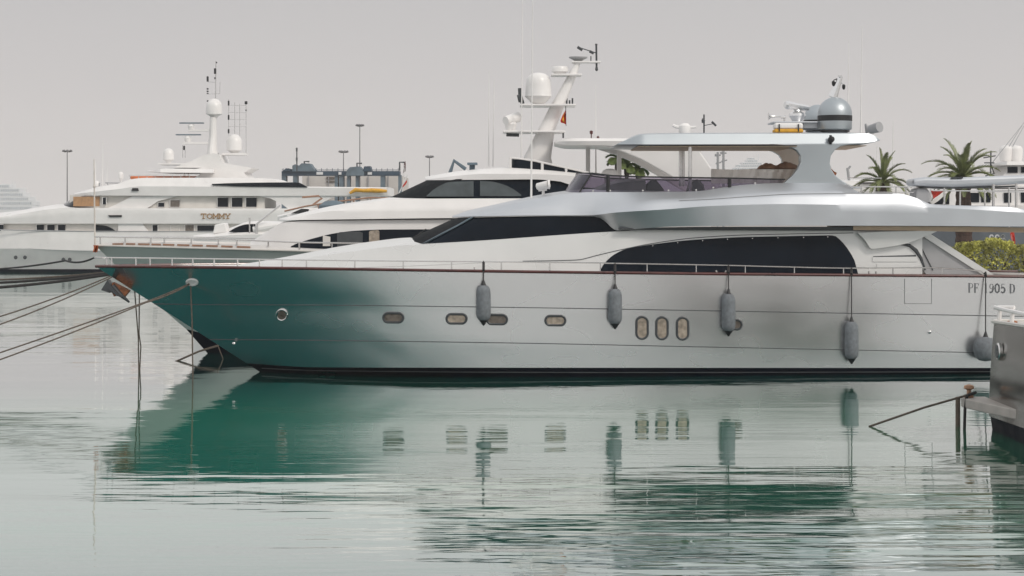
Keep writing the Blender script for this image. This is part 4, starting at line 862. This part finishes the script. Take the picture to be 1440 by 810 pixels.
for x, y, h_, r_ in ((302.5,100,8,1.7),(302.5,110,3,1.2),(304.5,88,2,1),(292,111,7.5,1.5),(292,125,2.2,1.4),(292,128.5,2.2,1.4),(292,131.5,1.6,1.4),(292,142,2,1.2),(321.5,145,7,1.2),(321.5,165,7,1.2),(321.5,184.5,6,1.2),(259,208,6,1.3),(346,144.5,4.5,2),(346,155,2,1)):
    mb.plathe(x, 181, [(r_*.7,y+h_/2),(r_,y+h_/2-.4),(r_,y-h_/2+.4),(r_*.6,y-h_/2)], 8)
part('navigation_light', mb, M['black'], ty)
mb = MB()
for y in (148,158,168,178): mb.ptube([(321.5,y,181),(346,y+.4,181)], .028)
for x, y0, y1 in ((321.5,140,190),(330,144,190),(337,146,192),(346,142,216)): mb.ptube([(x,y0,181),(x,y1,181)], .03)
mb.ptube([(307,232,180),(307,215,180)], .06); mb.ptube([(257,222,181),(257,204,181)], .03); mb.ptube([(260.5,222,181),(260.5,211,181)], .03); part('antenna_frame', mb, M['steel'], ty)
whip(144,262,144.5,198,181,.04,par=ty); whip(150,262,151,225,181,.03,par=ty); whip(134,258,134,226,181,.05,par=ty)
mb = MB(); mb.ptube([(148,257,180),(172,257.5,180)], .05); mb.ptube([(150,257,180),(153,262,180)], .04); mb.ptube([(140,257,180),(139.5,262,180)], .07); part('roof_gear', mb, M['grey'], ty)
# yellow cover on the aft overhang
yc_ = thing('boat_cover', 'yellow folded cover lying along the aft deck edge of the big white superyacht', 'cover', W(520, 271, 177)); mb = MB()
mb.tube([W(493,272,176.8),W(501,267.2,176.8),W(512,268.4,176.8),W(524,268,176.8),W(536,268.6,176.8),W(545,269,176.8)], [.10,.18,.15,.19,.17,.11], 10); mb.v = [Vector((p.x, p.y-1.0, p.z)) for p in mb.v]; part('fabric', mb, M['yellow'], yc_)

# ================================================================== small motorboat lying between the two, only its top shows
tb = thing('motorboat', 'small white motorboat with dark side window, in front of the gold lettered superyacht', 'motorboat', W(350, 400, 108)); yB = lambda x: 108.0
mb = MB(); mb.loft(yB, around(272, 470, 30), [(425, [(272,.1),(320,1.3),(470,1.5)]), ([(272,336),(320,331),(360,329.5),(400,331),(470,334)], [(272,.15),(310,1.5),(470,1.8)]), ([(272,335),(300,331.5),(330,327.5),(360,326.5),(400,328.5),(470,332)], [(272,.1),(310,1.3),(470,1.7)])], crown=.15, sub=3); part('hull', mb, M['white'], tb)
mb = MB(); mb.loft(yB, around(314, 410, 20), [([(314,327),(410,328)], [(314,.3),(340,1.3),(410,1.4)]), ([(314,326.5),(330,320),(345,314.5),(366,313.5),(410,315)], [(314,.25),(340,1.0),(410,1.1)])], crown=.1, sub=3); part('cabin', mb, M['white'], tb)
mb = MB(); mb.panel([(322,325.5),(334,319),(346,315.5),(356,315)], [(322,326.2),(356,327.5)], lambda a, b: 108-1.28, n=12, off=.1, th=.2); mb.panel([(356.5,315),(362,315)], [(356.5,329),(362,329)], lambda a, b: 108-1.3, n=3, off=.1, th=.2); part('side_window', mb, M['glass'], tb)
mb = MB(); mb.poly([(302,316),(316,313.5),(320,327),(299,329)], lambda a, b: 107.2, th=1.2); part('seat_back', mb, M['white'], tb, bevel=.06, smooth=False)
mb = MB(); mb.ptube([(351,306,106.5),(351,332,106.5)], .05); mb.ptube([(360,334,106.5),(360,316,106.5),(394,289,106.5)], .06); mb.pbox(359,363,316,336,106.4,106.7); part('boarding_davit', mb, M['steel'], tb)
mb = MB(); mb.tube([W(356,323,106.6),W(372,320.5,106.6),W(390,317,106.6)], [.16,.2,.12], 10); mb.tube([W(358,327,106.6),W(386,326,106.6)], .1, 8); part('tender_tube', mb, M['white'], tb)
s3 = thing('motorboat', 'white motorboat with a low black wedge window and steel rails below the yellow cover', 'motorboat', W(440, 400, 130)); y3 = lambda x: 130.0
mb = MB(); mb.loft(y3, around(390, 600, 24), [(412, [(390,.2),(450,1.8),(600,2)]), ([(390,305),(430,297),(600,296)], [(390,.2),(450,2),(600,2.2)])], crown=.1, sub=2); part('hull', mb, M['white'], s3)
mb = MB(); mb.poly([(409,300),(424,293.5),(434,294),(433,301)], lambda a, b: 127.9, th=.3); part('side_window', mb, M['black'], s3, smooth=False)
mb = MB(); mb.loft(y3, around(404, 470, 12), [([(404,304),(470,302)], 1.9), ([(404,300),(424,292.5),(470,292)], 1.5)], sub=2); part('cabin', mb, M['white'], s3)
mb = MB(); mb.ptube([(400,297,128),(430,290,128),(470,284,128),(520,278,128),(545,278.5,128)], .05)
for x, y in ((447,287.5),(470,284),(497,281),(521,278)): mb.ptube([(x,y,128),(x+3,y+14,128)], .04)
mb.ptube([(425,277.5,129),(448,275.5,129),(453,278.5,129),(440,288,129)], .06); part('deck_rail', mb, M['teak'], s3)
mb = MB(); mb.lathe(W(468,290,127.5), [(.9,-.3),(.85,.05),(.5,.3),(.05,.36)], 16); part('cover', mb, M['bluegrey'], s3)
# ================================================================== harbour beyond
def lin_quay(name, x0, x1, Y0, Y1, z):
    mb = MB(); mb.box((x0, Y0, -3), (x1, Y1, z)); return solo(name, mb, M['concrete'], None, None, kind='structure', loc=((x0+x1)/2, (Y0+Y1)/2, 0))
lin_quay('quay', -260, 190, 262, 700, 1.7)
lin_quay('quay', 17.2, 120, 86, 200, 1.0)
lin_quay('breakwater', -2200, 2200, 1900, 1960, 4.7)
def light_mast(px, top, Y, lab, n=8, r=5.5, base=1.7, group='high floodlight masts of the harbour'):
    P_ = W(px, top, Y); b_ = Vector((P_.x, Y, base)); t_ = thing('floodlight_mast', lab, 'light mast', b_, group); k = Y/F
    mb = MB(); mb.tube([b_, b_.lerp(P_, .5), P_], [k*1.1, k*.8, k*.55], 8); part('pole', mb, M['pole'], t_)
    mb = MB(); mb.lathe(P_+Vector((0,0,k*.8)), [(r*k*.42, 0), (r*k*.5, k*.9), (r*k*.3, k*1.6)], 12); part('head_ring', mb, M['pole'], t_)
    for i in range(n):
        a_ = 2*math.pi*(i+.4)/n; c = P_+Vector((math.cos(a_)*r*k, math.sin(a_)*r*k, k*1.6)); d = Vector((math.cos(a_), math.sin(a_), .55))
        mb = MB(); mb.tube([c-d*k*2.6, c+d*k*.2, c+d*k*1.2], [k*.5, k*1.3, k*1.5], 6); part('floodlight', mb, M['pole'], t_)
light_mast(94.5, 214, 330, 'floodlight mast on the left, above the bow of the big white superyacht')
light_mast(506, 178, 300, 'tallest floodlight mast, standing at the blue gantry', 10, 4.6)
light_mast(483, 215, 420, 'slim floodlight mast just left of the tallest one', 8, 5.6)
light_mast(604, 222, 430, 'short floodlight mast alone above the wheelhouse front of the white yacht', 8, 4.6)
# blue loading gantry
YG = 300.0; gt = thing('loading_gantry', 'dull blue steel loading gantry on legs behind the superyacht', 'gantry', W(480, 310, YG))
mb = MB(); mb.pbox(396,562,240.5,247,YG,YG+3); mb.pbox(396,562,238.6,239.4,YG,YG+.3)
for x in lin(398, 560, 22): mb.pbox(x-.3,x+.3,236.5,240.6,YG,YG+.2)
part('beam', mb, M['blue'], gt, smooth=False)
for pts in ([(411,241),(411,233),(415,231),(420,233.5),(424,229.5),(436,230),(440,236),(444,241)], [(486,247),(488,239),(492,235),(506,234),(509,238),(512,241),(512,247)], [(510,241),(512,234),(520,233.5),(522,241)], [(398,240.6),(402,236.5),(407,237),(409,240.6)]):
    mb = MB(); mb.poly(pts, YG-.4, th=4); part('machine_house', mb, M['bluegrey'] if len(pts) != 4 else M['blue'], gt, smooth=False)
for x0, x1 in ((396,402),(412,418),(470.5,475),(477,483),(488,492),(500,505),(535,541),(560,564)):
    mb = MB(); mb.pbox(x0,x1,246,305,YG+.2,YG+2.5); part('leg', mb, M['bluegrey'], gt, smooth=False)
for x0, x1 in ((445,454),(476,480),(494,500),(517,523)):
    mb = MB(); mb.pbox(x0,x1,241.8,245.6,YG-.25,YG-.05); part('sign_plate', mb, M['ship'], gt, smooth=False)
for x, y in ((428,227),(502,229.5),(562,228)):
    mb = MB(); mb.ptube([(x,240,YG),(x,y,YG),(x+7,y+.3,YG)], .12); part('lamp_arm', mb, M['dark'], gt)
mb = MB(); mb.ptube([(417.5,241,YG-1),(417.3,208,YG-1)], .09); mb.plathe(417.3, YG-1, [(1.2,227),(1.4,222),(1,221)], 8); mb.plathe(417.3, YG-1, [(1.2,213),(1.4,208.5),(.6,207.5)], 8); part('beacon_pole', mb, M['dark'], gt)
mb = MB(); mb.pbox(425,566,247.6,303,YG+12,YG+30); wb_ = thing('warehouse', 'pale harbour building with grey panes behind the blue gantry', 'building', W(495, 303, YG+12)); part('wall', mb, M['pale'], wb_, smooth=False)
for x0, x1, y0, y1 in ((528.5,537.5,275.5,286),(548.5,555,276,280.5),(556.5,562,276,280.5),(548.5,555,282,287.5),(556.5,562,282,287.5),(459,471,254.5,256.5),(459,471,248.5,252)):
    mb = MB(); mb.pbox(x0,x1,y0,y1,YG+11.8,YG+12.05); part('window', mb, M['hazewin' if y0 > 260 else 'curtainbrown'], wb_, smooth=False)
for k in range(5):
    mb = MB(); x = 434+k*28; mb.pbox(x-.5,x+.5,247.6,303,YG+11.7,YG+12.02); part('mullion', mb, M['grey'], wb_, smooth=False)
# ensigns at the sterns beyond the yellow cover
fg = thing('flag', 'drooping dark red flag on a slanted staff beyond the yellow cover', 'flag', W(566, 275, 175)); mb = MB()
mb.ptube([(561,272,175),(573,246,175)], .05); mb.ptube([(566,272,175),(569.5,226,175)], .035); part('staff', mb, M['white'], fg)
mb = MB(); rows = [[W(x, y, 175+.15*math.sin(x*1.3+y*.3)) for x, y in r] for r in ([(568,231),(569,228),(570,226)], [(568,236),(569.5,234),(570.6,231)], [(567.2,241),(569,240),(570.5,237)], [(566.8,243),(568.5,242.5),(570,241)])]
mb.grid(rows); mb.v += []; part('cloth', mb, M['maroon'], fg)
mb = MB(); rows = [[W(x, y, 174.9+.12*math.sin(x+y*.4)) for x, y in r] for r in ([(566,262),(569,257.5),(572,253)], [(566.5,263.5),(570,260),(572.4,256.5)])]; mb.grid(rows); part('cloth', mb, M['red'], fg)
# distant ships, terraced
def ship(label, px, wl_y, Y, tiers, mast, group=None):
    t_ = thing('cruise_ship', label, 'ship', W(px, PY(0, Y), Y)); t_.location.z = 0; ORG[t_.name].z = 0
    k = Y/F
    for i, (x0, x1, y0, y1) in enumerate(tiers):
        mb = MB(); mb.pbox(x0, x1, y0, y1, Y+i*.6, Y+26-i*.6); d = part('deck_tier' if i else 'hull', mb, M['ship'], t_, bevel=.4, smooth=False)
        mb = MB(); n = max(3, int((x1-x0)/2.6))
        for q in range(n):
            xa = x0+1.2+(x1-x0-2.4)*q/n; mb.pbox(xa, xa+(x1-x0-2.4)/n*.62, y0+(y1-y0)*.3, y0+(y1-y0)*.78, Y+i*.6-.08, Y+i*.6+.3)
        part('window_row', mb, M['hazewin'], d, smooth=False)
    for x, a_, b_ in mast:
        mb = MB(); mb.ptube([(x,b_,Y+8),(x,a_,Y+8)], k*.45); mb.ptube([(x-4,a_+(b_-a_)*.45,Y+8),(x+4,a_+(b_-a_)*.45,Y+8)], k*.3); part('mast', mb, M['ship'], t_)
ship('hazy white cruise ship on the far left horizon', 10, 300, 1500, [(-90,60,296,309.5),(-90,45,289,296),(-90,46,282.5,289),(-88,41,276.5,282.5),(-86,33,270.5,276.5),(-80,28,264.5,270.5),(-70,14,259,264.5)], [(18,253,262),(5,257,262),(-20,250,262)])
ship('hazy blue grey ship far off, seen through the flybridge opening of the silver yacht', 1057, 240, 1700, [(1028,1092,240,308),(1034,1082,235,240),(1038,1078,231.4,235),(1044,1072,228,231.4),(1051,1066,224.5,228),(1054,1062,221.5,224.5)], [(1066.5,217,226)])
# slim masts seen past the flybridge
for k, (x, y0, lab) in enumerate(((1009.5, 214, 'grey sailboat mast with spreaders, the taller one seen through the flybridge'), (1017.5, 211, 'thin grey sailboat mast right beside the taller spreadered one, through the flybridge'))):
    t_ = thing('sailboat_mast', lab, 'mast', W(x, PY(1.0, 150), 150)); mb = MB(); mb.ptube([(x,PY(1.0,150),150),(x,y0,150)], .09); part('pole', mb, M['grey'], t_)
    mb = MB(); mb.ptube([(x-4,y0+5,150),(x+4,y0+4,150)], .06); mb.ptube([(x-3,y0+16,150),(x+5,y0+14,150)], .05); mb.plathe(x-3, 150, [(1.4,y0+6),(1.6,y0+3),(.5,y0+2)], 8); part('spreader', mb, M['grey'], t_)
# ================================================================== palms, hedge, right-hand quay
def palm(px, py, Y, lab, nf, Lf, ln, m_, base=1.0, seed=1, tr=.26, up=.55, wide=1.0, drop=92):
    random.seed(seed); C_ = W(px, py, Y); b_ = Vector((C_.x, Y, base)); t_ = thing('palm_tree', lab, 'palm tree', b_, 'palm trees on the quay')
    mb = MB(); n = 26; pts = []; rs = []
    for i in range(n):
        v = i/(n-1); pts.append(b_.lerp(C_, v)+Vector((.12*math.sin(v*2.2), 0, 0))*(1-v)); rs.append(tr*(1.25-.35*v)*(1+.10*(i % 2)))
    rs[-1] *= 1.5; rs[-2] *= 1.6; rs[-3] *= 1.35
    mb.tube(pts, rs, 12); part('trunk', mb, M['bark'], t_, smooth=False)
    mb = MB()
    for i in range(nf):
        az = i*2.39996+random.uniform(-.2,.2); q = i/nf; el = math.radians(84-drop*q**.9+random.uniform(-8,8)); Lq = Lf*random.uniform(.82,1.08)
        d = Vector((math.cos(az)*math.cos(el), math.sin(az)*math.cos(el), math.sin(el))); p = C_.copy(); ns = 14; path = [p.copy()]; dirs = [d.copy()]
        for s_ in range(ns):
            d = (d+Vector((0,0,-.035-.085*s_/ns))*(1+.5*math.cos(el))).normalized(); p = p+d*Lq/ns; path.append(p.copy()); dirs.append(d.copy())
        mb.tube(path, [.035*(1-s_/(ns+1))+.006 for s_ in range(ns+1)], 4, caps=False)
        side = d.cross(Vector((0,0,1)));
        if side.length < .05: side = Vector((math.sin(az), -math.cos(az), 0))
        side.normalize()
        for s_ in range(4, ns*3):
            f = s_/(ns*3); j = int(f*ns); a_ = path[j].lerp(path[j+1], f*ns-j); dd = dirs[j]; upv = side.cross(dd)
            ll = ln*math.sin(math.pi*min(1, .15+.85*f))**.6*random.uniform(.8,1.1)
            for sg in (-1, 1):
                tip = a_+(side*sg*.62*wide+dd*.78+upv*(up*.5+random.uniform(-.1,.1))-Vector((0,0,.12)))*ll; wv = dd*.019*(1 if wide < 1.5 else 3)
                mid = a_.lerp(tip, .5)+upv*.03*ll
                mb.add([a_-wv, a_+wv, mid+wv*1.4, tip, mid-wv*1.4], [(0,1,2,3,4)])
    part('crown', mb, M[m_], t_, smooth=False)
palm(1241, 256, 112, 'palm with upright feathery fronds behind the boat deck rail, left of the other quay palm', 24, 2.0, .36, 'frond', seed=4)
palm(1354, 249, 106, 'palm with a thick crown rising above the silver deck crane, trunk showing below it', 34, 2.25, .40, 'frond', seed=9, tr=.38, drop=98)
for x, y, s_, nf, lab in ((868, 222, 12, 11, 'small leftmost of the three yellow green palms under the white hardtop'), (881, 231, 15, 13, 'middle and largest of the three yellow green palms under the white hardtop'), (897, 236, 18, 11, 'rightmost of the three yellow green palms under the white hardtop')):
    palm(x, y, 120+s_*.2, lab, nf, .82, .34, 'frondpale', seed=s_, wide=1.6, tr=.11, drop=120)
# clipped hedge
hd = thing('hedge', 'clipped yellow green hedge on the quay behind the stern of the silver yacht', 'hedge', W(1400, PY(1, 100), 100)); random.seed(21); mb = MB()
x0, x1 = W(1335, 0, 100).x, W(1640, 0, 100).x
for k in range(15000):
    x = random.uniform(x0, x1); y = 99+random.random()**1.6*2.6; zt = 3.46+.16*math.sin(x*1.7)+.10*math.sin(x*4.3+1)+.1*math.sin(x*9); z = 1+(zt-1)*(random.random()**.75)
    if random.random() < .45: z = zt-random.random()**2*.35
    a_ = Vector((random.gauss(0,1), random.gauss(0,1)-.5, random.gauss(0,1)+.6)).normalized(); u = a_.orthogonal().normalized(); v = a_.cross(u); s_ = random.uniform(.05,.12); c = Vector((x,y,z))
    u, v = u*math.cos(k)+v*math.sin(k), v*math.cos(k)-u*math.sin(k)
    mb.add([c-u*s_, c+v*s_*.45, c+u*s_, c-v*s_*.45], [(0,1,2,3)])
part('foliage', mb, M['leaf'], hd, smooth=False)
mb = MB()
for k in range(60):
    x = random.uniform(x0, x1); y = random.uniform(99.4, 101.2); mb.tube([(x,y,.98),(x+random.uniform(-.3,.3),y,2.0),(x+random.uniform(-.5,.5),y,3.0)], [.05,.035,.015], 5)
part('stem', mb, M['bark'], hd)
# grey patrol ship with hull number
pv = thing('patrol_ship', 'grey patrol ship with white hull number, half hidden behind the hedge', 'ship', W(1420, PY(0, 122), 122)); yP = lambda a: 126.0
mb = MB(); mb.loft(yP, around(1306, 1700, 16), [(422, [(1306,.3),(1380,3),(1700,4)]), ([(1306,320),(1700,318)], [(1306,.4),(1380,3.6),(1700,4.4)])], sub=3); part('hull', mb, M['navy'], pv)
mb = MB(); lettering(mb, '998', 1391, 339.5, 7.0, 9.0, lambda a, b: 121.0, 1.9, 1.9, 1.15); part('hull_number', mb, M['ship'], pv)
mb = MB(); mb.pbox(1350,1600,312,321,123,129); part('deckhouse', mb, M['navy'], pv, smooth=False)
# white yacht at far right, behind the crane
ry = thing('motor_yacht', 'white yacht with twin domes and square wheelhouse windows at the right edge', 'yacht', W(1420, PY(0, 135), 135)); yR = lambda a: 139.0
mb = MB(); mb.loft(yR, around(1296, 1760, 16), [(PY(-.3,136), [(1296,1),(1380,3),(1760,3)]), ([(1296,300),(1760,298)], [(1296,1.5),(1380,3.4),(1760,3.4)]), ([(1296,289),(1760,287)], [(1296,1.5),(1380,3.4),(1760,3.4)])], sub=2); part('hull', mb, M['white'], ry)
mb = MB(); mb.loft(yR, around(1312, 1740, 16), [(290, 3.0), ([(1312,288),(1328,268),(1740,266)], 2.9)], sub=2); part('deckhouse', mb, M['white'], ry)
mb = MB(); mb.loft(yR, around(1386, 1740, 12), [([(1386,264),(1740,264)], 3.1), ([(1386,262.4),(1740,260)], 3.1)], sub=1); part('upper_deck', mb, M['white'], ry)
mb = MB(); mb.loft(yR, around(1398, 1700, 12), [(262, 2.6), ([(1398,260),(1402,232),(1700,232)], 2.5)], sub=2); part('wheelhouse', mb, M['white'], ry)
mb = MB(); mb.loft(yR, around(1389, 1740, 14), [([(1389,232),(1740,233)], [(1389,1.4),(1410,3.0),(1740,3.0)]), ([(1389,230.5),(1400,227),(1740,226)], [(1389,1.3),(1410,2.9),(1740,2.9)])], sub=2); part('wheelhouse_roof', mb, M['white'], ry)
def rwin(pts, w, m_='glass'):
    mb = MB(); mb.poly(pts, lambda a, b: 139-w, th=.1, off=.05); part('window', mb, M[m_], ry, smooth=False)
for x0, x1, y0, y1 in ((1364,1377,271,284.5),(1380,1393,271,284.5),(1412,1422,271,285),(1436,1460,270,285)): rwin([(x0,y0),(x1,y0),(x1,y1),(x0,y1)], 2.98)
rwin([(1312,287),(1327,270.5),(1335,270.5),(1335,287)], 2.98)
for x0, x1 in ((1417,1431),(1436,1450)): rwin([(x0,234.5),(x1,234.5),(x1,243),(x0,243)], 2.56)
for x in (1414.5, 1428.5):
    mb = MB(); mb.plathe(x, 139, [(8,227),(9,222),(10,215),(9.5,209),(6.5,205.4),(.2,204)], 18); part('radome', mb, M['white'], ry)
mb = MB(); mb.ptube([(1386,262,137),(1386.5,247,137),(1398,244,137),(1393,230,137)], .05); mb.ptube([(1393,244,137),(1393.5,212,137)], .05); mb.ptube([(1383,222,137),(1400,219,137)], .04); mb.ptube([(1384,229,137),(1398,229,137)], .04); part('antenna_frame', mb, M['dark'], ry)
whip(1396, 228, 1450, 160, 137, .02, par=ry, m='grey'); whip(1424, 206, 1446, 166, 138, .02, par=ry, m='grey'); whip(1419, 206, 1440, 172, 138, .02, par=ry, m='grey')
# little white cabin boat behind the boat deck rail
cb = thing('cabin_boat', 'small white cabin boat with tiny dark windows behind the boat deck rail', 'boat', W(1215, PY(0, 118), 118)); yC = lambda a: 120.0
mb = MB(); mb.loft(yC, around(1176, 1300, 12), [(PY(-.2,118), 1.6), ([(1176,263),(1300,270)], 2.0)], sub=2); part('hull', mb, M['white'], cb)
mb = MB(); mb.loft(yC, around(1186, 1240, 10), [(266, 1.6), ([(1186,257),(1194,254.5),(1236,254.8),(1240,258)], 1.5)], crown=.1, sub=2); part('cabin', mb, M['white'], cb)
mb = MB()
for x0, x1 in ((1210,1213),(1214,1222),(1223,1229)): mb.pbox(x0,x1,256.3,258.2,118.25,118.5)
part('window', mb, M['black'], cb, smooth=False)
mb = MB(); mb.ptube([(1194,254,119),(1192,236,119)], .08); mb.ptube([(1191,240,119),(1196,233.5,119)], .06); part('flagstaff', mb, M['grey'], cb)
whip(1232,263,1233,205,117,.03,par=cb); whip(1255,263,1256,170,117,.03,par=cb)
# flags and pennants on the right
f1 = thing('flag', 'red and white flag with a dark edge hanging beside the crane pedestal', 'flag', W(1312, 290, 105)); mb = MB()
mb.grid([[W(x, y, 105+.12*math.sin(x*.5+y*.3)) for x, y in r] for r in ([(1309,268),(1318,268.5),(1327,269)], [(1310.5,273),(1316,274),(1321,274)], [(1313,280),(1314,279),(1315,278)])]); part('cloth', mb, M['red'], f1)
mb = MB(); mb.grid([[W(x, y, 104.9+.12*math.sin(x*.5+y*.3)) for x, y in r] for r in ([(1327,269),(1334,269.5)], [(1315,279),(1319,283)], [(1309,284),(1311,288)])]); part('stripe', mb, M['white'], f1)
mb = MB(); mb.ptube([(1308.5,266,105),(1309.5,300,105)], .04); part('staff', mb, M['steel'], f1)
f2 = thing('flag', 'rolled red flag just behind the base of the silver hardtop wing', 'flag', W(1174, 252, 78)); mb = MB(); mb.grid([[W(x, y, 78+.12*math.sin(x*1.1+y*.4)) for x, y in r] for r in ([(1165,234),(1169,237),(1173,241)], [(1167,240),(1172,242),(1177,243)], [(1168,246),(1172,248),(1175,247)], [(1170,250),(1174,252),(1179,253)])]); part('cloth', mb, M['rust'], f2); mb = MB(); mb.ptube([(1167,233,78),(1174,262,78)], .03); part('staff', mb, M['steel'], f2)
f3 = thing('flag', 'bright red flag hanging at the bow of the grey patrol ship over the hedge', 'flag', W(1425, 345, 112)); mb = MB(); mb.grid([[W(x, y, 112+.1*math.sin(x*1.1+y*.4)) for x, y in r] for r in ([(1420,324),(1423,323),(1426,325)], [(1421,331),(1424,330),(1427,333)], [(1423,338),(1425.5,338),(1428,340)], [(1425,344),(1426,345),(1427,346)])]); part('cloth', mb, M['red'], f3); mb = MB(); mb.ptube([(1419,318,112),(1426,348,112)], .035); part('staff', mb, M['steel'], f3)
# ================================================================== grey boat stern in the right foreground
gb = thing('workboat', 'grey metal boat with a small side platform, cut off at the right edge', 'boat', W(1440, PY(0, 45), 45))
yb0, yb1 = 33.0, 47.3
xt = lambda Y: 10.93+.10*(47.3-Y)/3-.0*Y
rows = []
for z, dx in ((2.44,.0),(1.7,-.06),(1.0,-.10),(.30,-.12)):
    r = []
    for Y in lin(yb0, yb1-.35, 12): r.append(Vector((10.93+dx-.012*(47.3-Y), Y, z+.02*(47.3-Y))))
    for a_ in lin(0, math.pi/2, 7)[1:]: r.append(Vector((10.93+dx+.35-.35*math.cos(a_), yb1-.35+.35*math.sin(a_), z)))
    for x in (12, 14, 17): r.append(Vector((x, yb1+.02, z)))
    rows.append(r)
mb = MB(); mb.grid(rows); part('hull', mb, M['fgsteel'], gb, angle=40)
mb = MB(); r2 = [[p+Vector((.03,-.03,0)) for p in rows[-1]], [p+Vector((.10,-.05,-.5)) for p in rows[-1]]]; mb.grid(r2); part('antifouling', mb, M['boot'], gb)
mb = MB(); top_ = rows[0]; mb.add(top_+[Vector((17, yb0, 2.7))], [tuple(range(len(top_)+1))]); part('deck', mb, M['deck'], gb, smooth=False)
mb = MB(); mb.tube([p+Vector((-.02,.01,.0)) for p in top_], .045, 6); part('gunwale', mb, M['offwhite'], gb)
mb = MB(); pl = [(10.86,47.5),(10.28,47.45),(10.25,47.2),(10.34,46.5),(10.70,44.6),(10.88,44.0)]
mb.add([Vector((x,y,.70)) for x,y in pl]+[Vector((x,y,.48)) for x,y in pl], [tuple(range(6)), tuple(range(6,12))[::-1]]+[(i,6+i,6+(i+1)%6,(i+1)%6) for i in range(6)]); part('platform', mb, M['warmgrey'], gb, bevel=.03, smooth=False)
mb = MB(); py_ = 46.2; mb.lathe((10.80, 46.0, 1.83), [(.02,-.03),(.17,-.035),(.2,-.01),(.2,.05)], 20, axis='X'); part('porthole', mb, M['steel'], gb)
mb = MB(); mb.lathe((10.80, 46.0, 1.83), [(.02,-.045),(.15,-.043),(.15,.02)], 20, axis='X'); part('pane', mb, M['glass'], gb)
mb = MB(); mb.tube([Vector((10.98,47.1,2.76)), Vector((11.0,46.3,2.74)), Vector((11.03,44.2,2.72)), Vector((11.05,42.5,2.72))], .05, 8)
for Y in (46.75, 45.6, 44.0): mb.tube([Vector((11.0,Y,2.42)), Vector((11.0,Y,2.74))], .05, 8)
mb.tube([Vector((11.25,46.6,2.42)), Vector((11.25,46.6,2.76))], .05, 8); mb.tube([Vector((11.0,46.9,2.77)), Vector((11.3,46.6,2.78))], .045, 8); part('hand_rail', mb, M['white'], gb)
mb = MB(); mb.lathe((11.15,46.2,2.44), [(.12,0),(.12,.05),(.05,.07)], 12); part('deck_fitting', mb, M['rust'], gb)
bl = solo('mooring_bollard', MB().lathe((10.42,47.25,.70), [(.11,0),(.10,.05),(.05,.08),(.05,.17),(.12,.21),(.11,.27),(.02,.30)], 14), M['ropelight'], 'small tan bollard on the low platform of the grey boat', 'bollard')
# ================================================================== ropes and poles
def rope(pts, r, lab, m_='rope', grp=None, sag=0.0):
    mb = MB(); P_ = [W(*p) for p in pts]; out = []
    for a_, b_ in zip(P_, P_[1:]):
        for k in range(16): t_ = k/16; out.append(a_.lerp(b_, t_)+Vector((0,0,-sag*4*t_*(1-t_))))
    out.append(P_[-1]); mb.tube(out, r, 6); return solo('mooring_line', mb, M[m_], lab, 'rope', grp)
fy0 = hullY(264, 399)-.06
rope([(266,399,fy0),(205,424.5,fy0-1.6),(-60,516,fy0-9)], .021, 'upper of the two brown lines running left from the white oval fairlead', sag=.02)
rope([(266,400,fy0-.05),(205,425.5,fy0-1.9),(-60,527,fy0-9.6)], .021, 'lower of the two brown lines running left from the white oval fairlead', sag=.05)
rope([(268,402,fy0),(270,450,fy0-.02),(271.5,545,fy0-.05)], .022, 'vertical brown line dropping from the white oval fairlead into the water')
for k, (y0, y1, Y1) in enumerate(((388.5,446,64),(391.5,461,61))): rope([(165,384+k*2,72.3),(-70,y1+19,Y1)], .024, ('upper' if k == 0 else 'lower')+' thin pale line sloping from the silver bow tip to the left edge', sag=.12)
for k, (y1, r_, m_) in enumerate(((389.5,.035,'rope'),(395,.045,'ropedark'),(404,.05,'ropedark'))): rope([(178,380+k,72.9),(-80,y1+5,76-k*3)], r_, ('topmost, palest of the three heavy lines', 'middle black one of the three heavy lines', 'lowest black one of the three heavy lines')[k]+' below the superyacht hull', m_, sag=.10)
rope([(133,362,yM(133)),(92,366.5,yM(133)+3),(-60,379,yM(133)+12)], .03, 'thin dark line from the tip of the silver bow rail to the left', 'ropedark', sag=.1)
rope([(189,405,64.6),(194.5,475,64.6),(195.5,545,64.6)], .02, 'slack brown line hanging from the anchor straight down into the water')
rope([(196,411,64.9),(195.5,470,64.9),(198,487,64.9),(195.5,545,64.9)], .02, 'second hanging line, knotted with the slack one below the anchor')
rope([(307,486,70.5),(280,494,69.8),(246,509,69.0)], .035, 'thick brown line entering the water ahead of the white yacht bow')
rope([(306,485,70.2),(313,503,70),(317,525,70)], .018, 'short loose line hanging from the lower bow of the white yacht')
rope([(1370,553,47.2),(1300,573,46.8),(1222,600,47.6)], .026, 'taut brown line from the tan bollard down into the water', 'rope')
rope([(1372,552,47.2),(1360,556,47.0),(1357,575,47.0),(1356,615,47.0)], .035, 'dark line hanging over the edge of the low platform', 'ropedark')
mb = MB(); p0 = W(1347,558,47.6); mb.tube([p0, Vector((p0.x, p0.y, -1.2))], [.055,.06], 10); solo('mooring_post', mb, M['post'], 'thin dark wooden post standing in the water by the low platform', 'post')

# ------------------------------------------------------------------ harbour haze
m = bpy.data.materials.new('haze'); m.use_nodes = True; t = m.node_tree; t.nodes.clear()
oo = N(t, 'ShaderNodeOutputMaterial'); v = N(t, 'ShaderNodeVolumePrincipled'); v.inputs['Color'].default_value = (.95, .915, .91, 1); v.inputs['Density'].default_value = .00026
t.links.new(v.outputs[0], oo.inputs['Volume'])
mb = MB(); mb.box((-2700, -400, -4), (2700, 2800, 62)); hz = solo('haze', mb, m, None, None, kind='stuff', loc=(0, 0, 0), smooth=False)
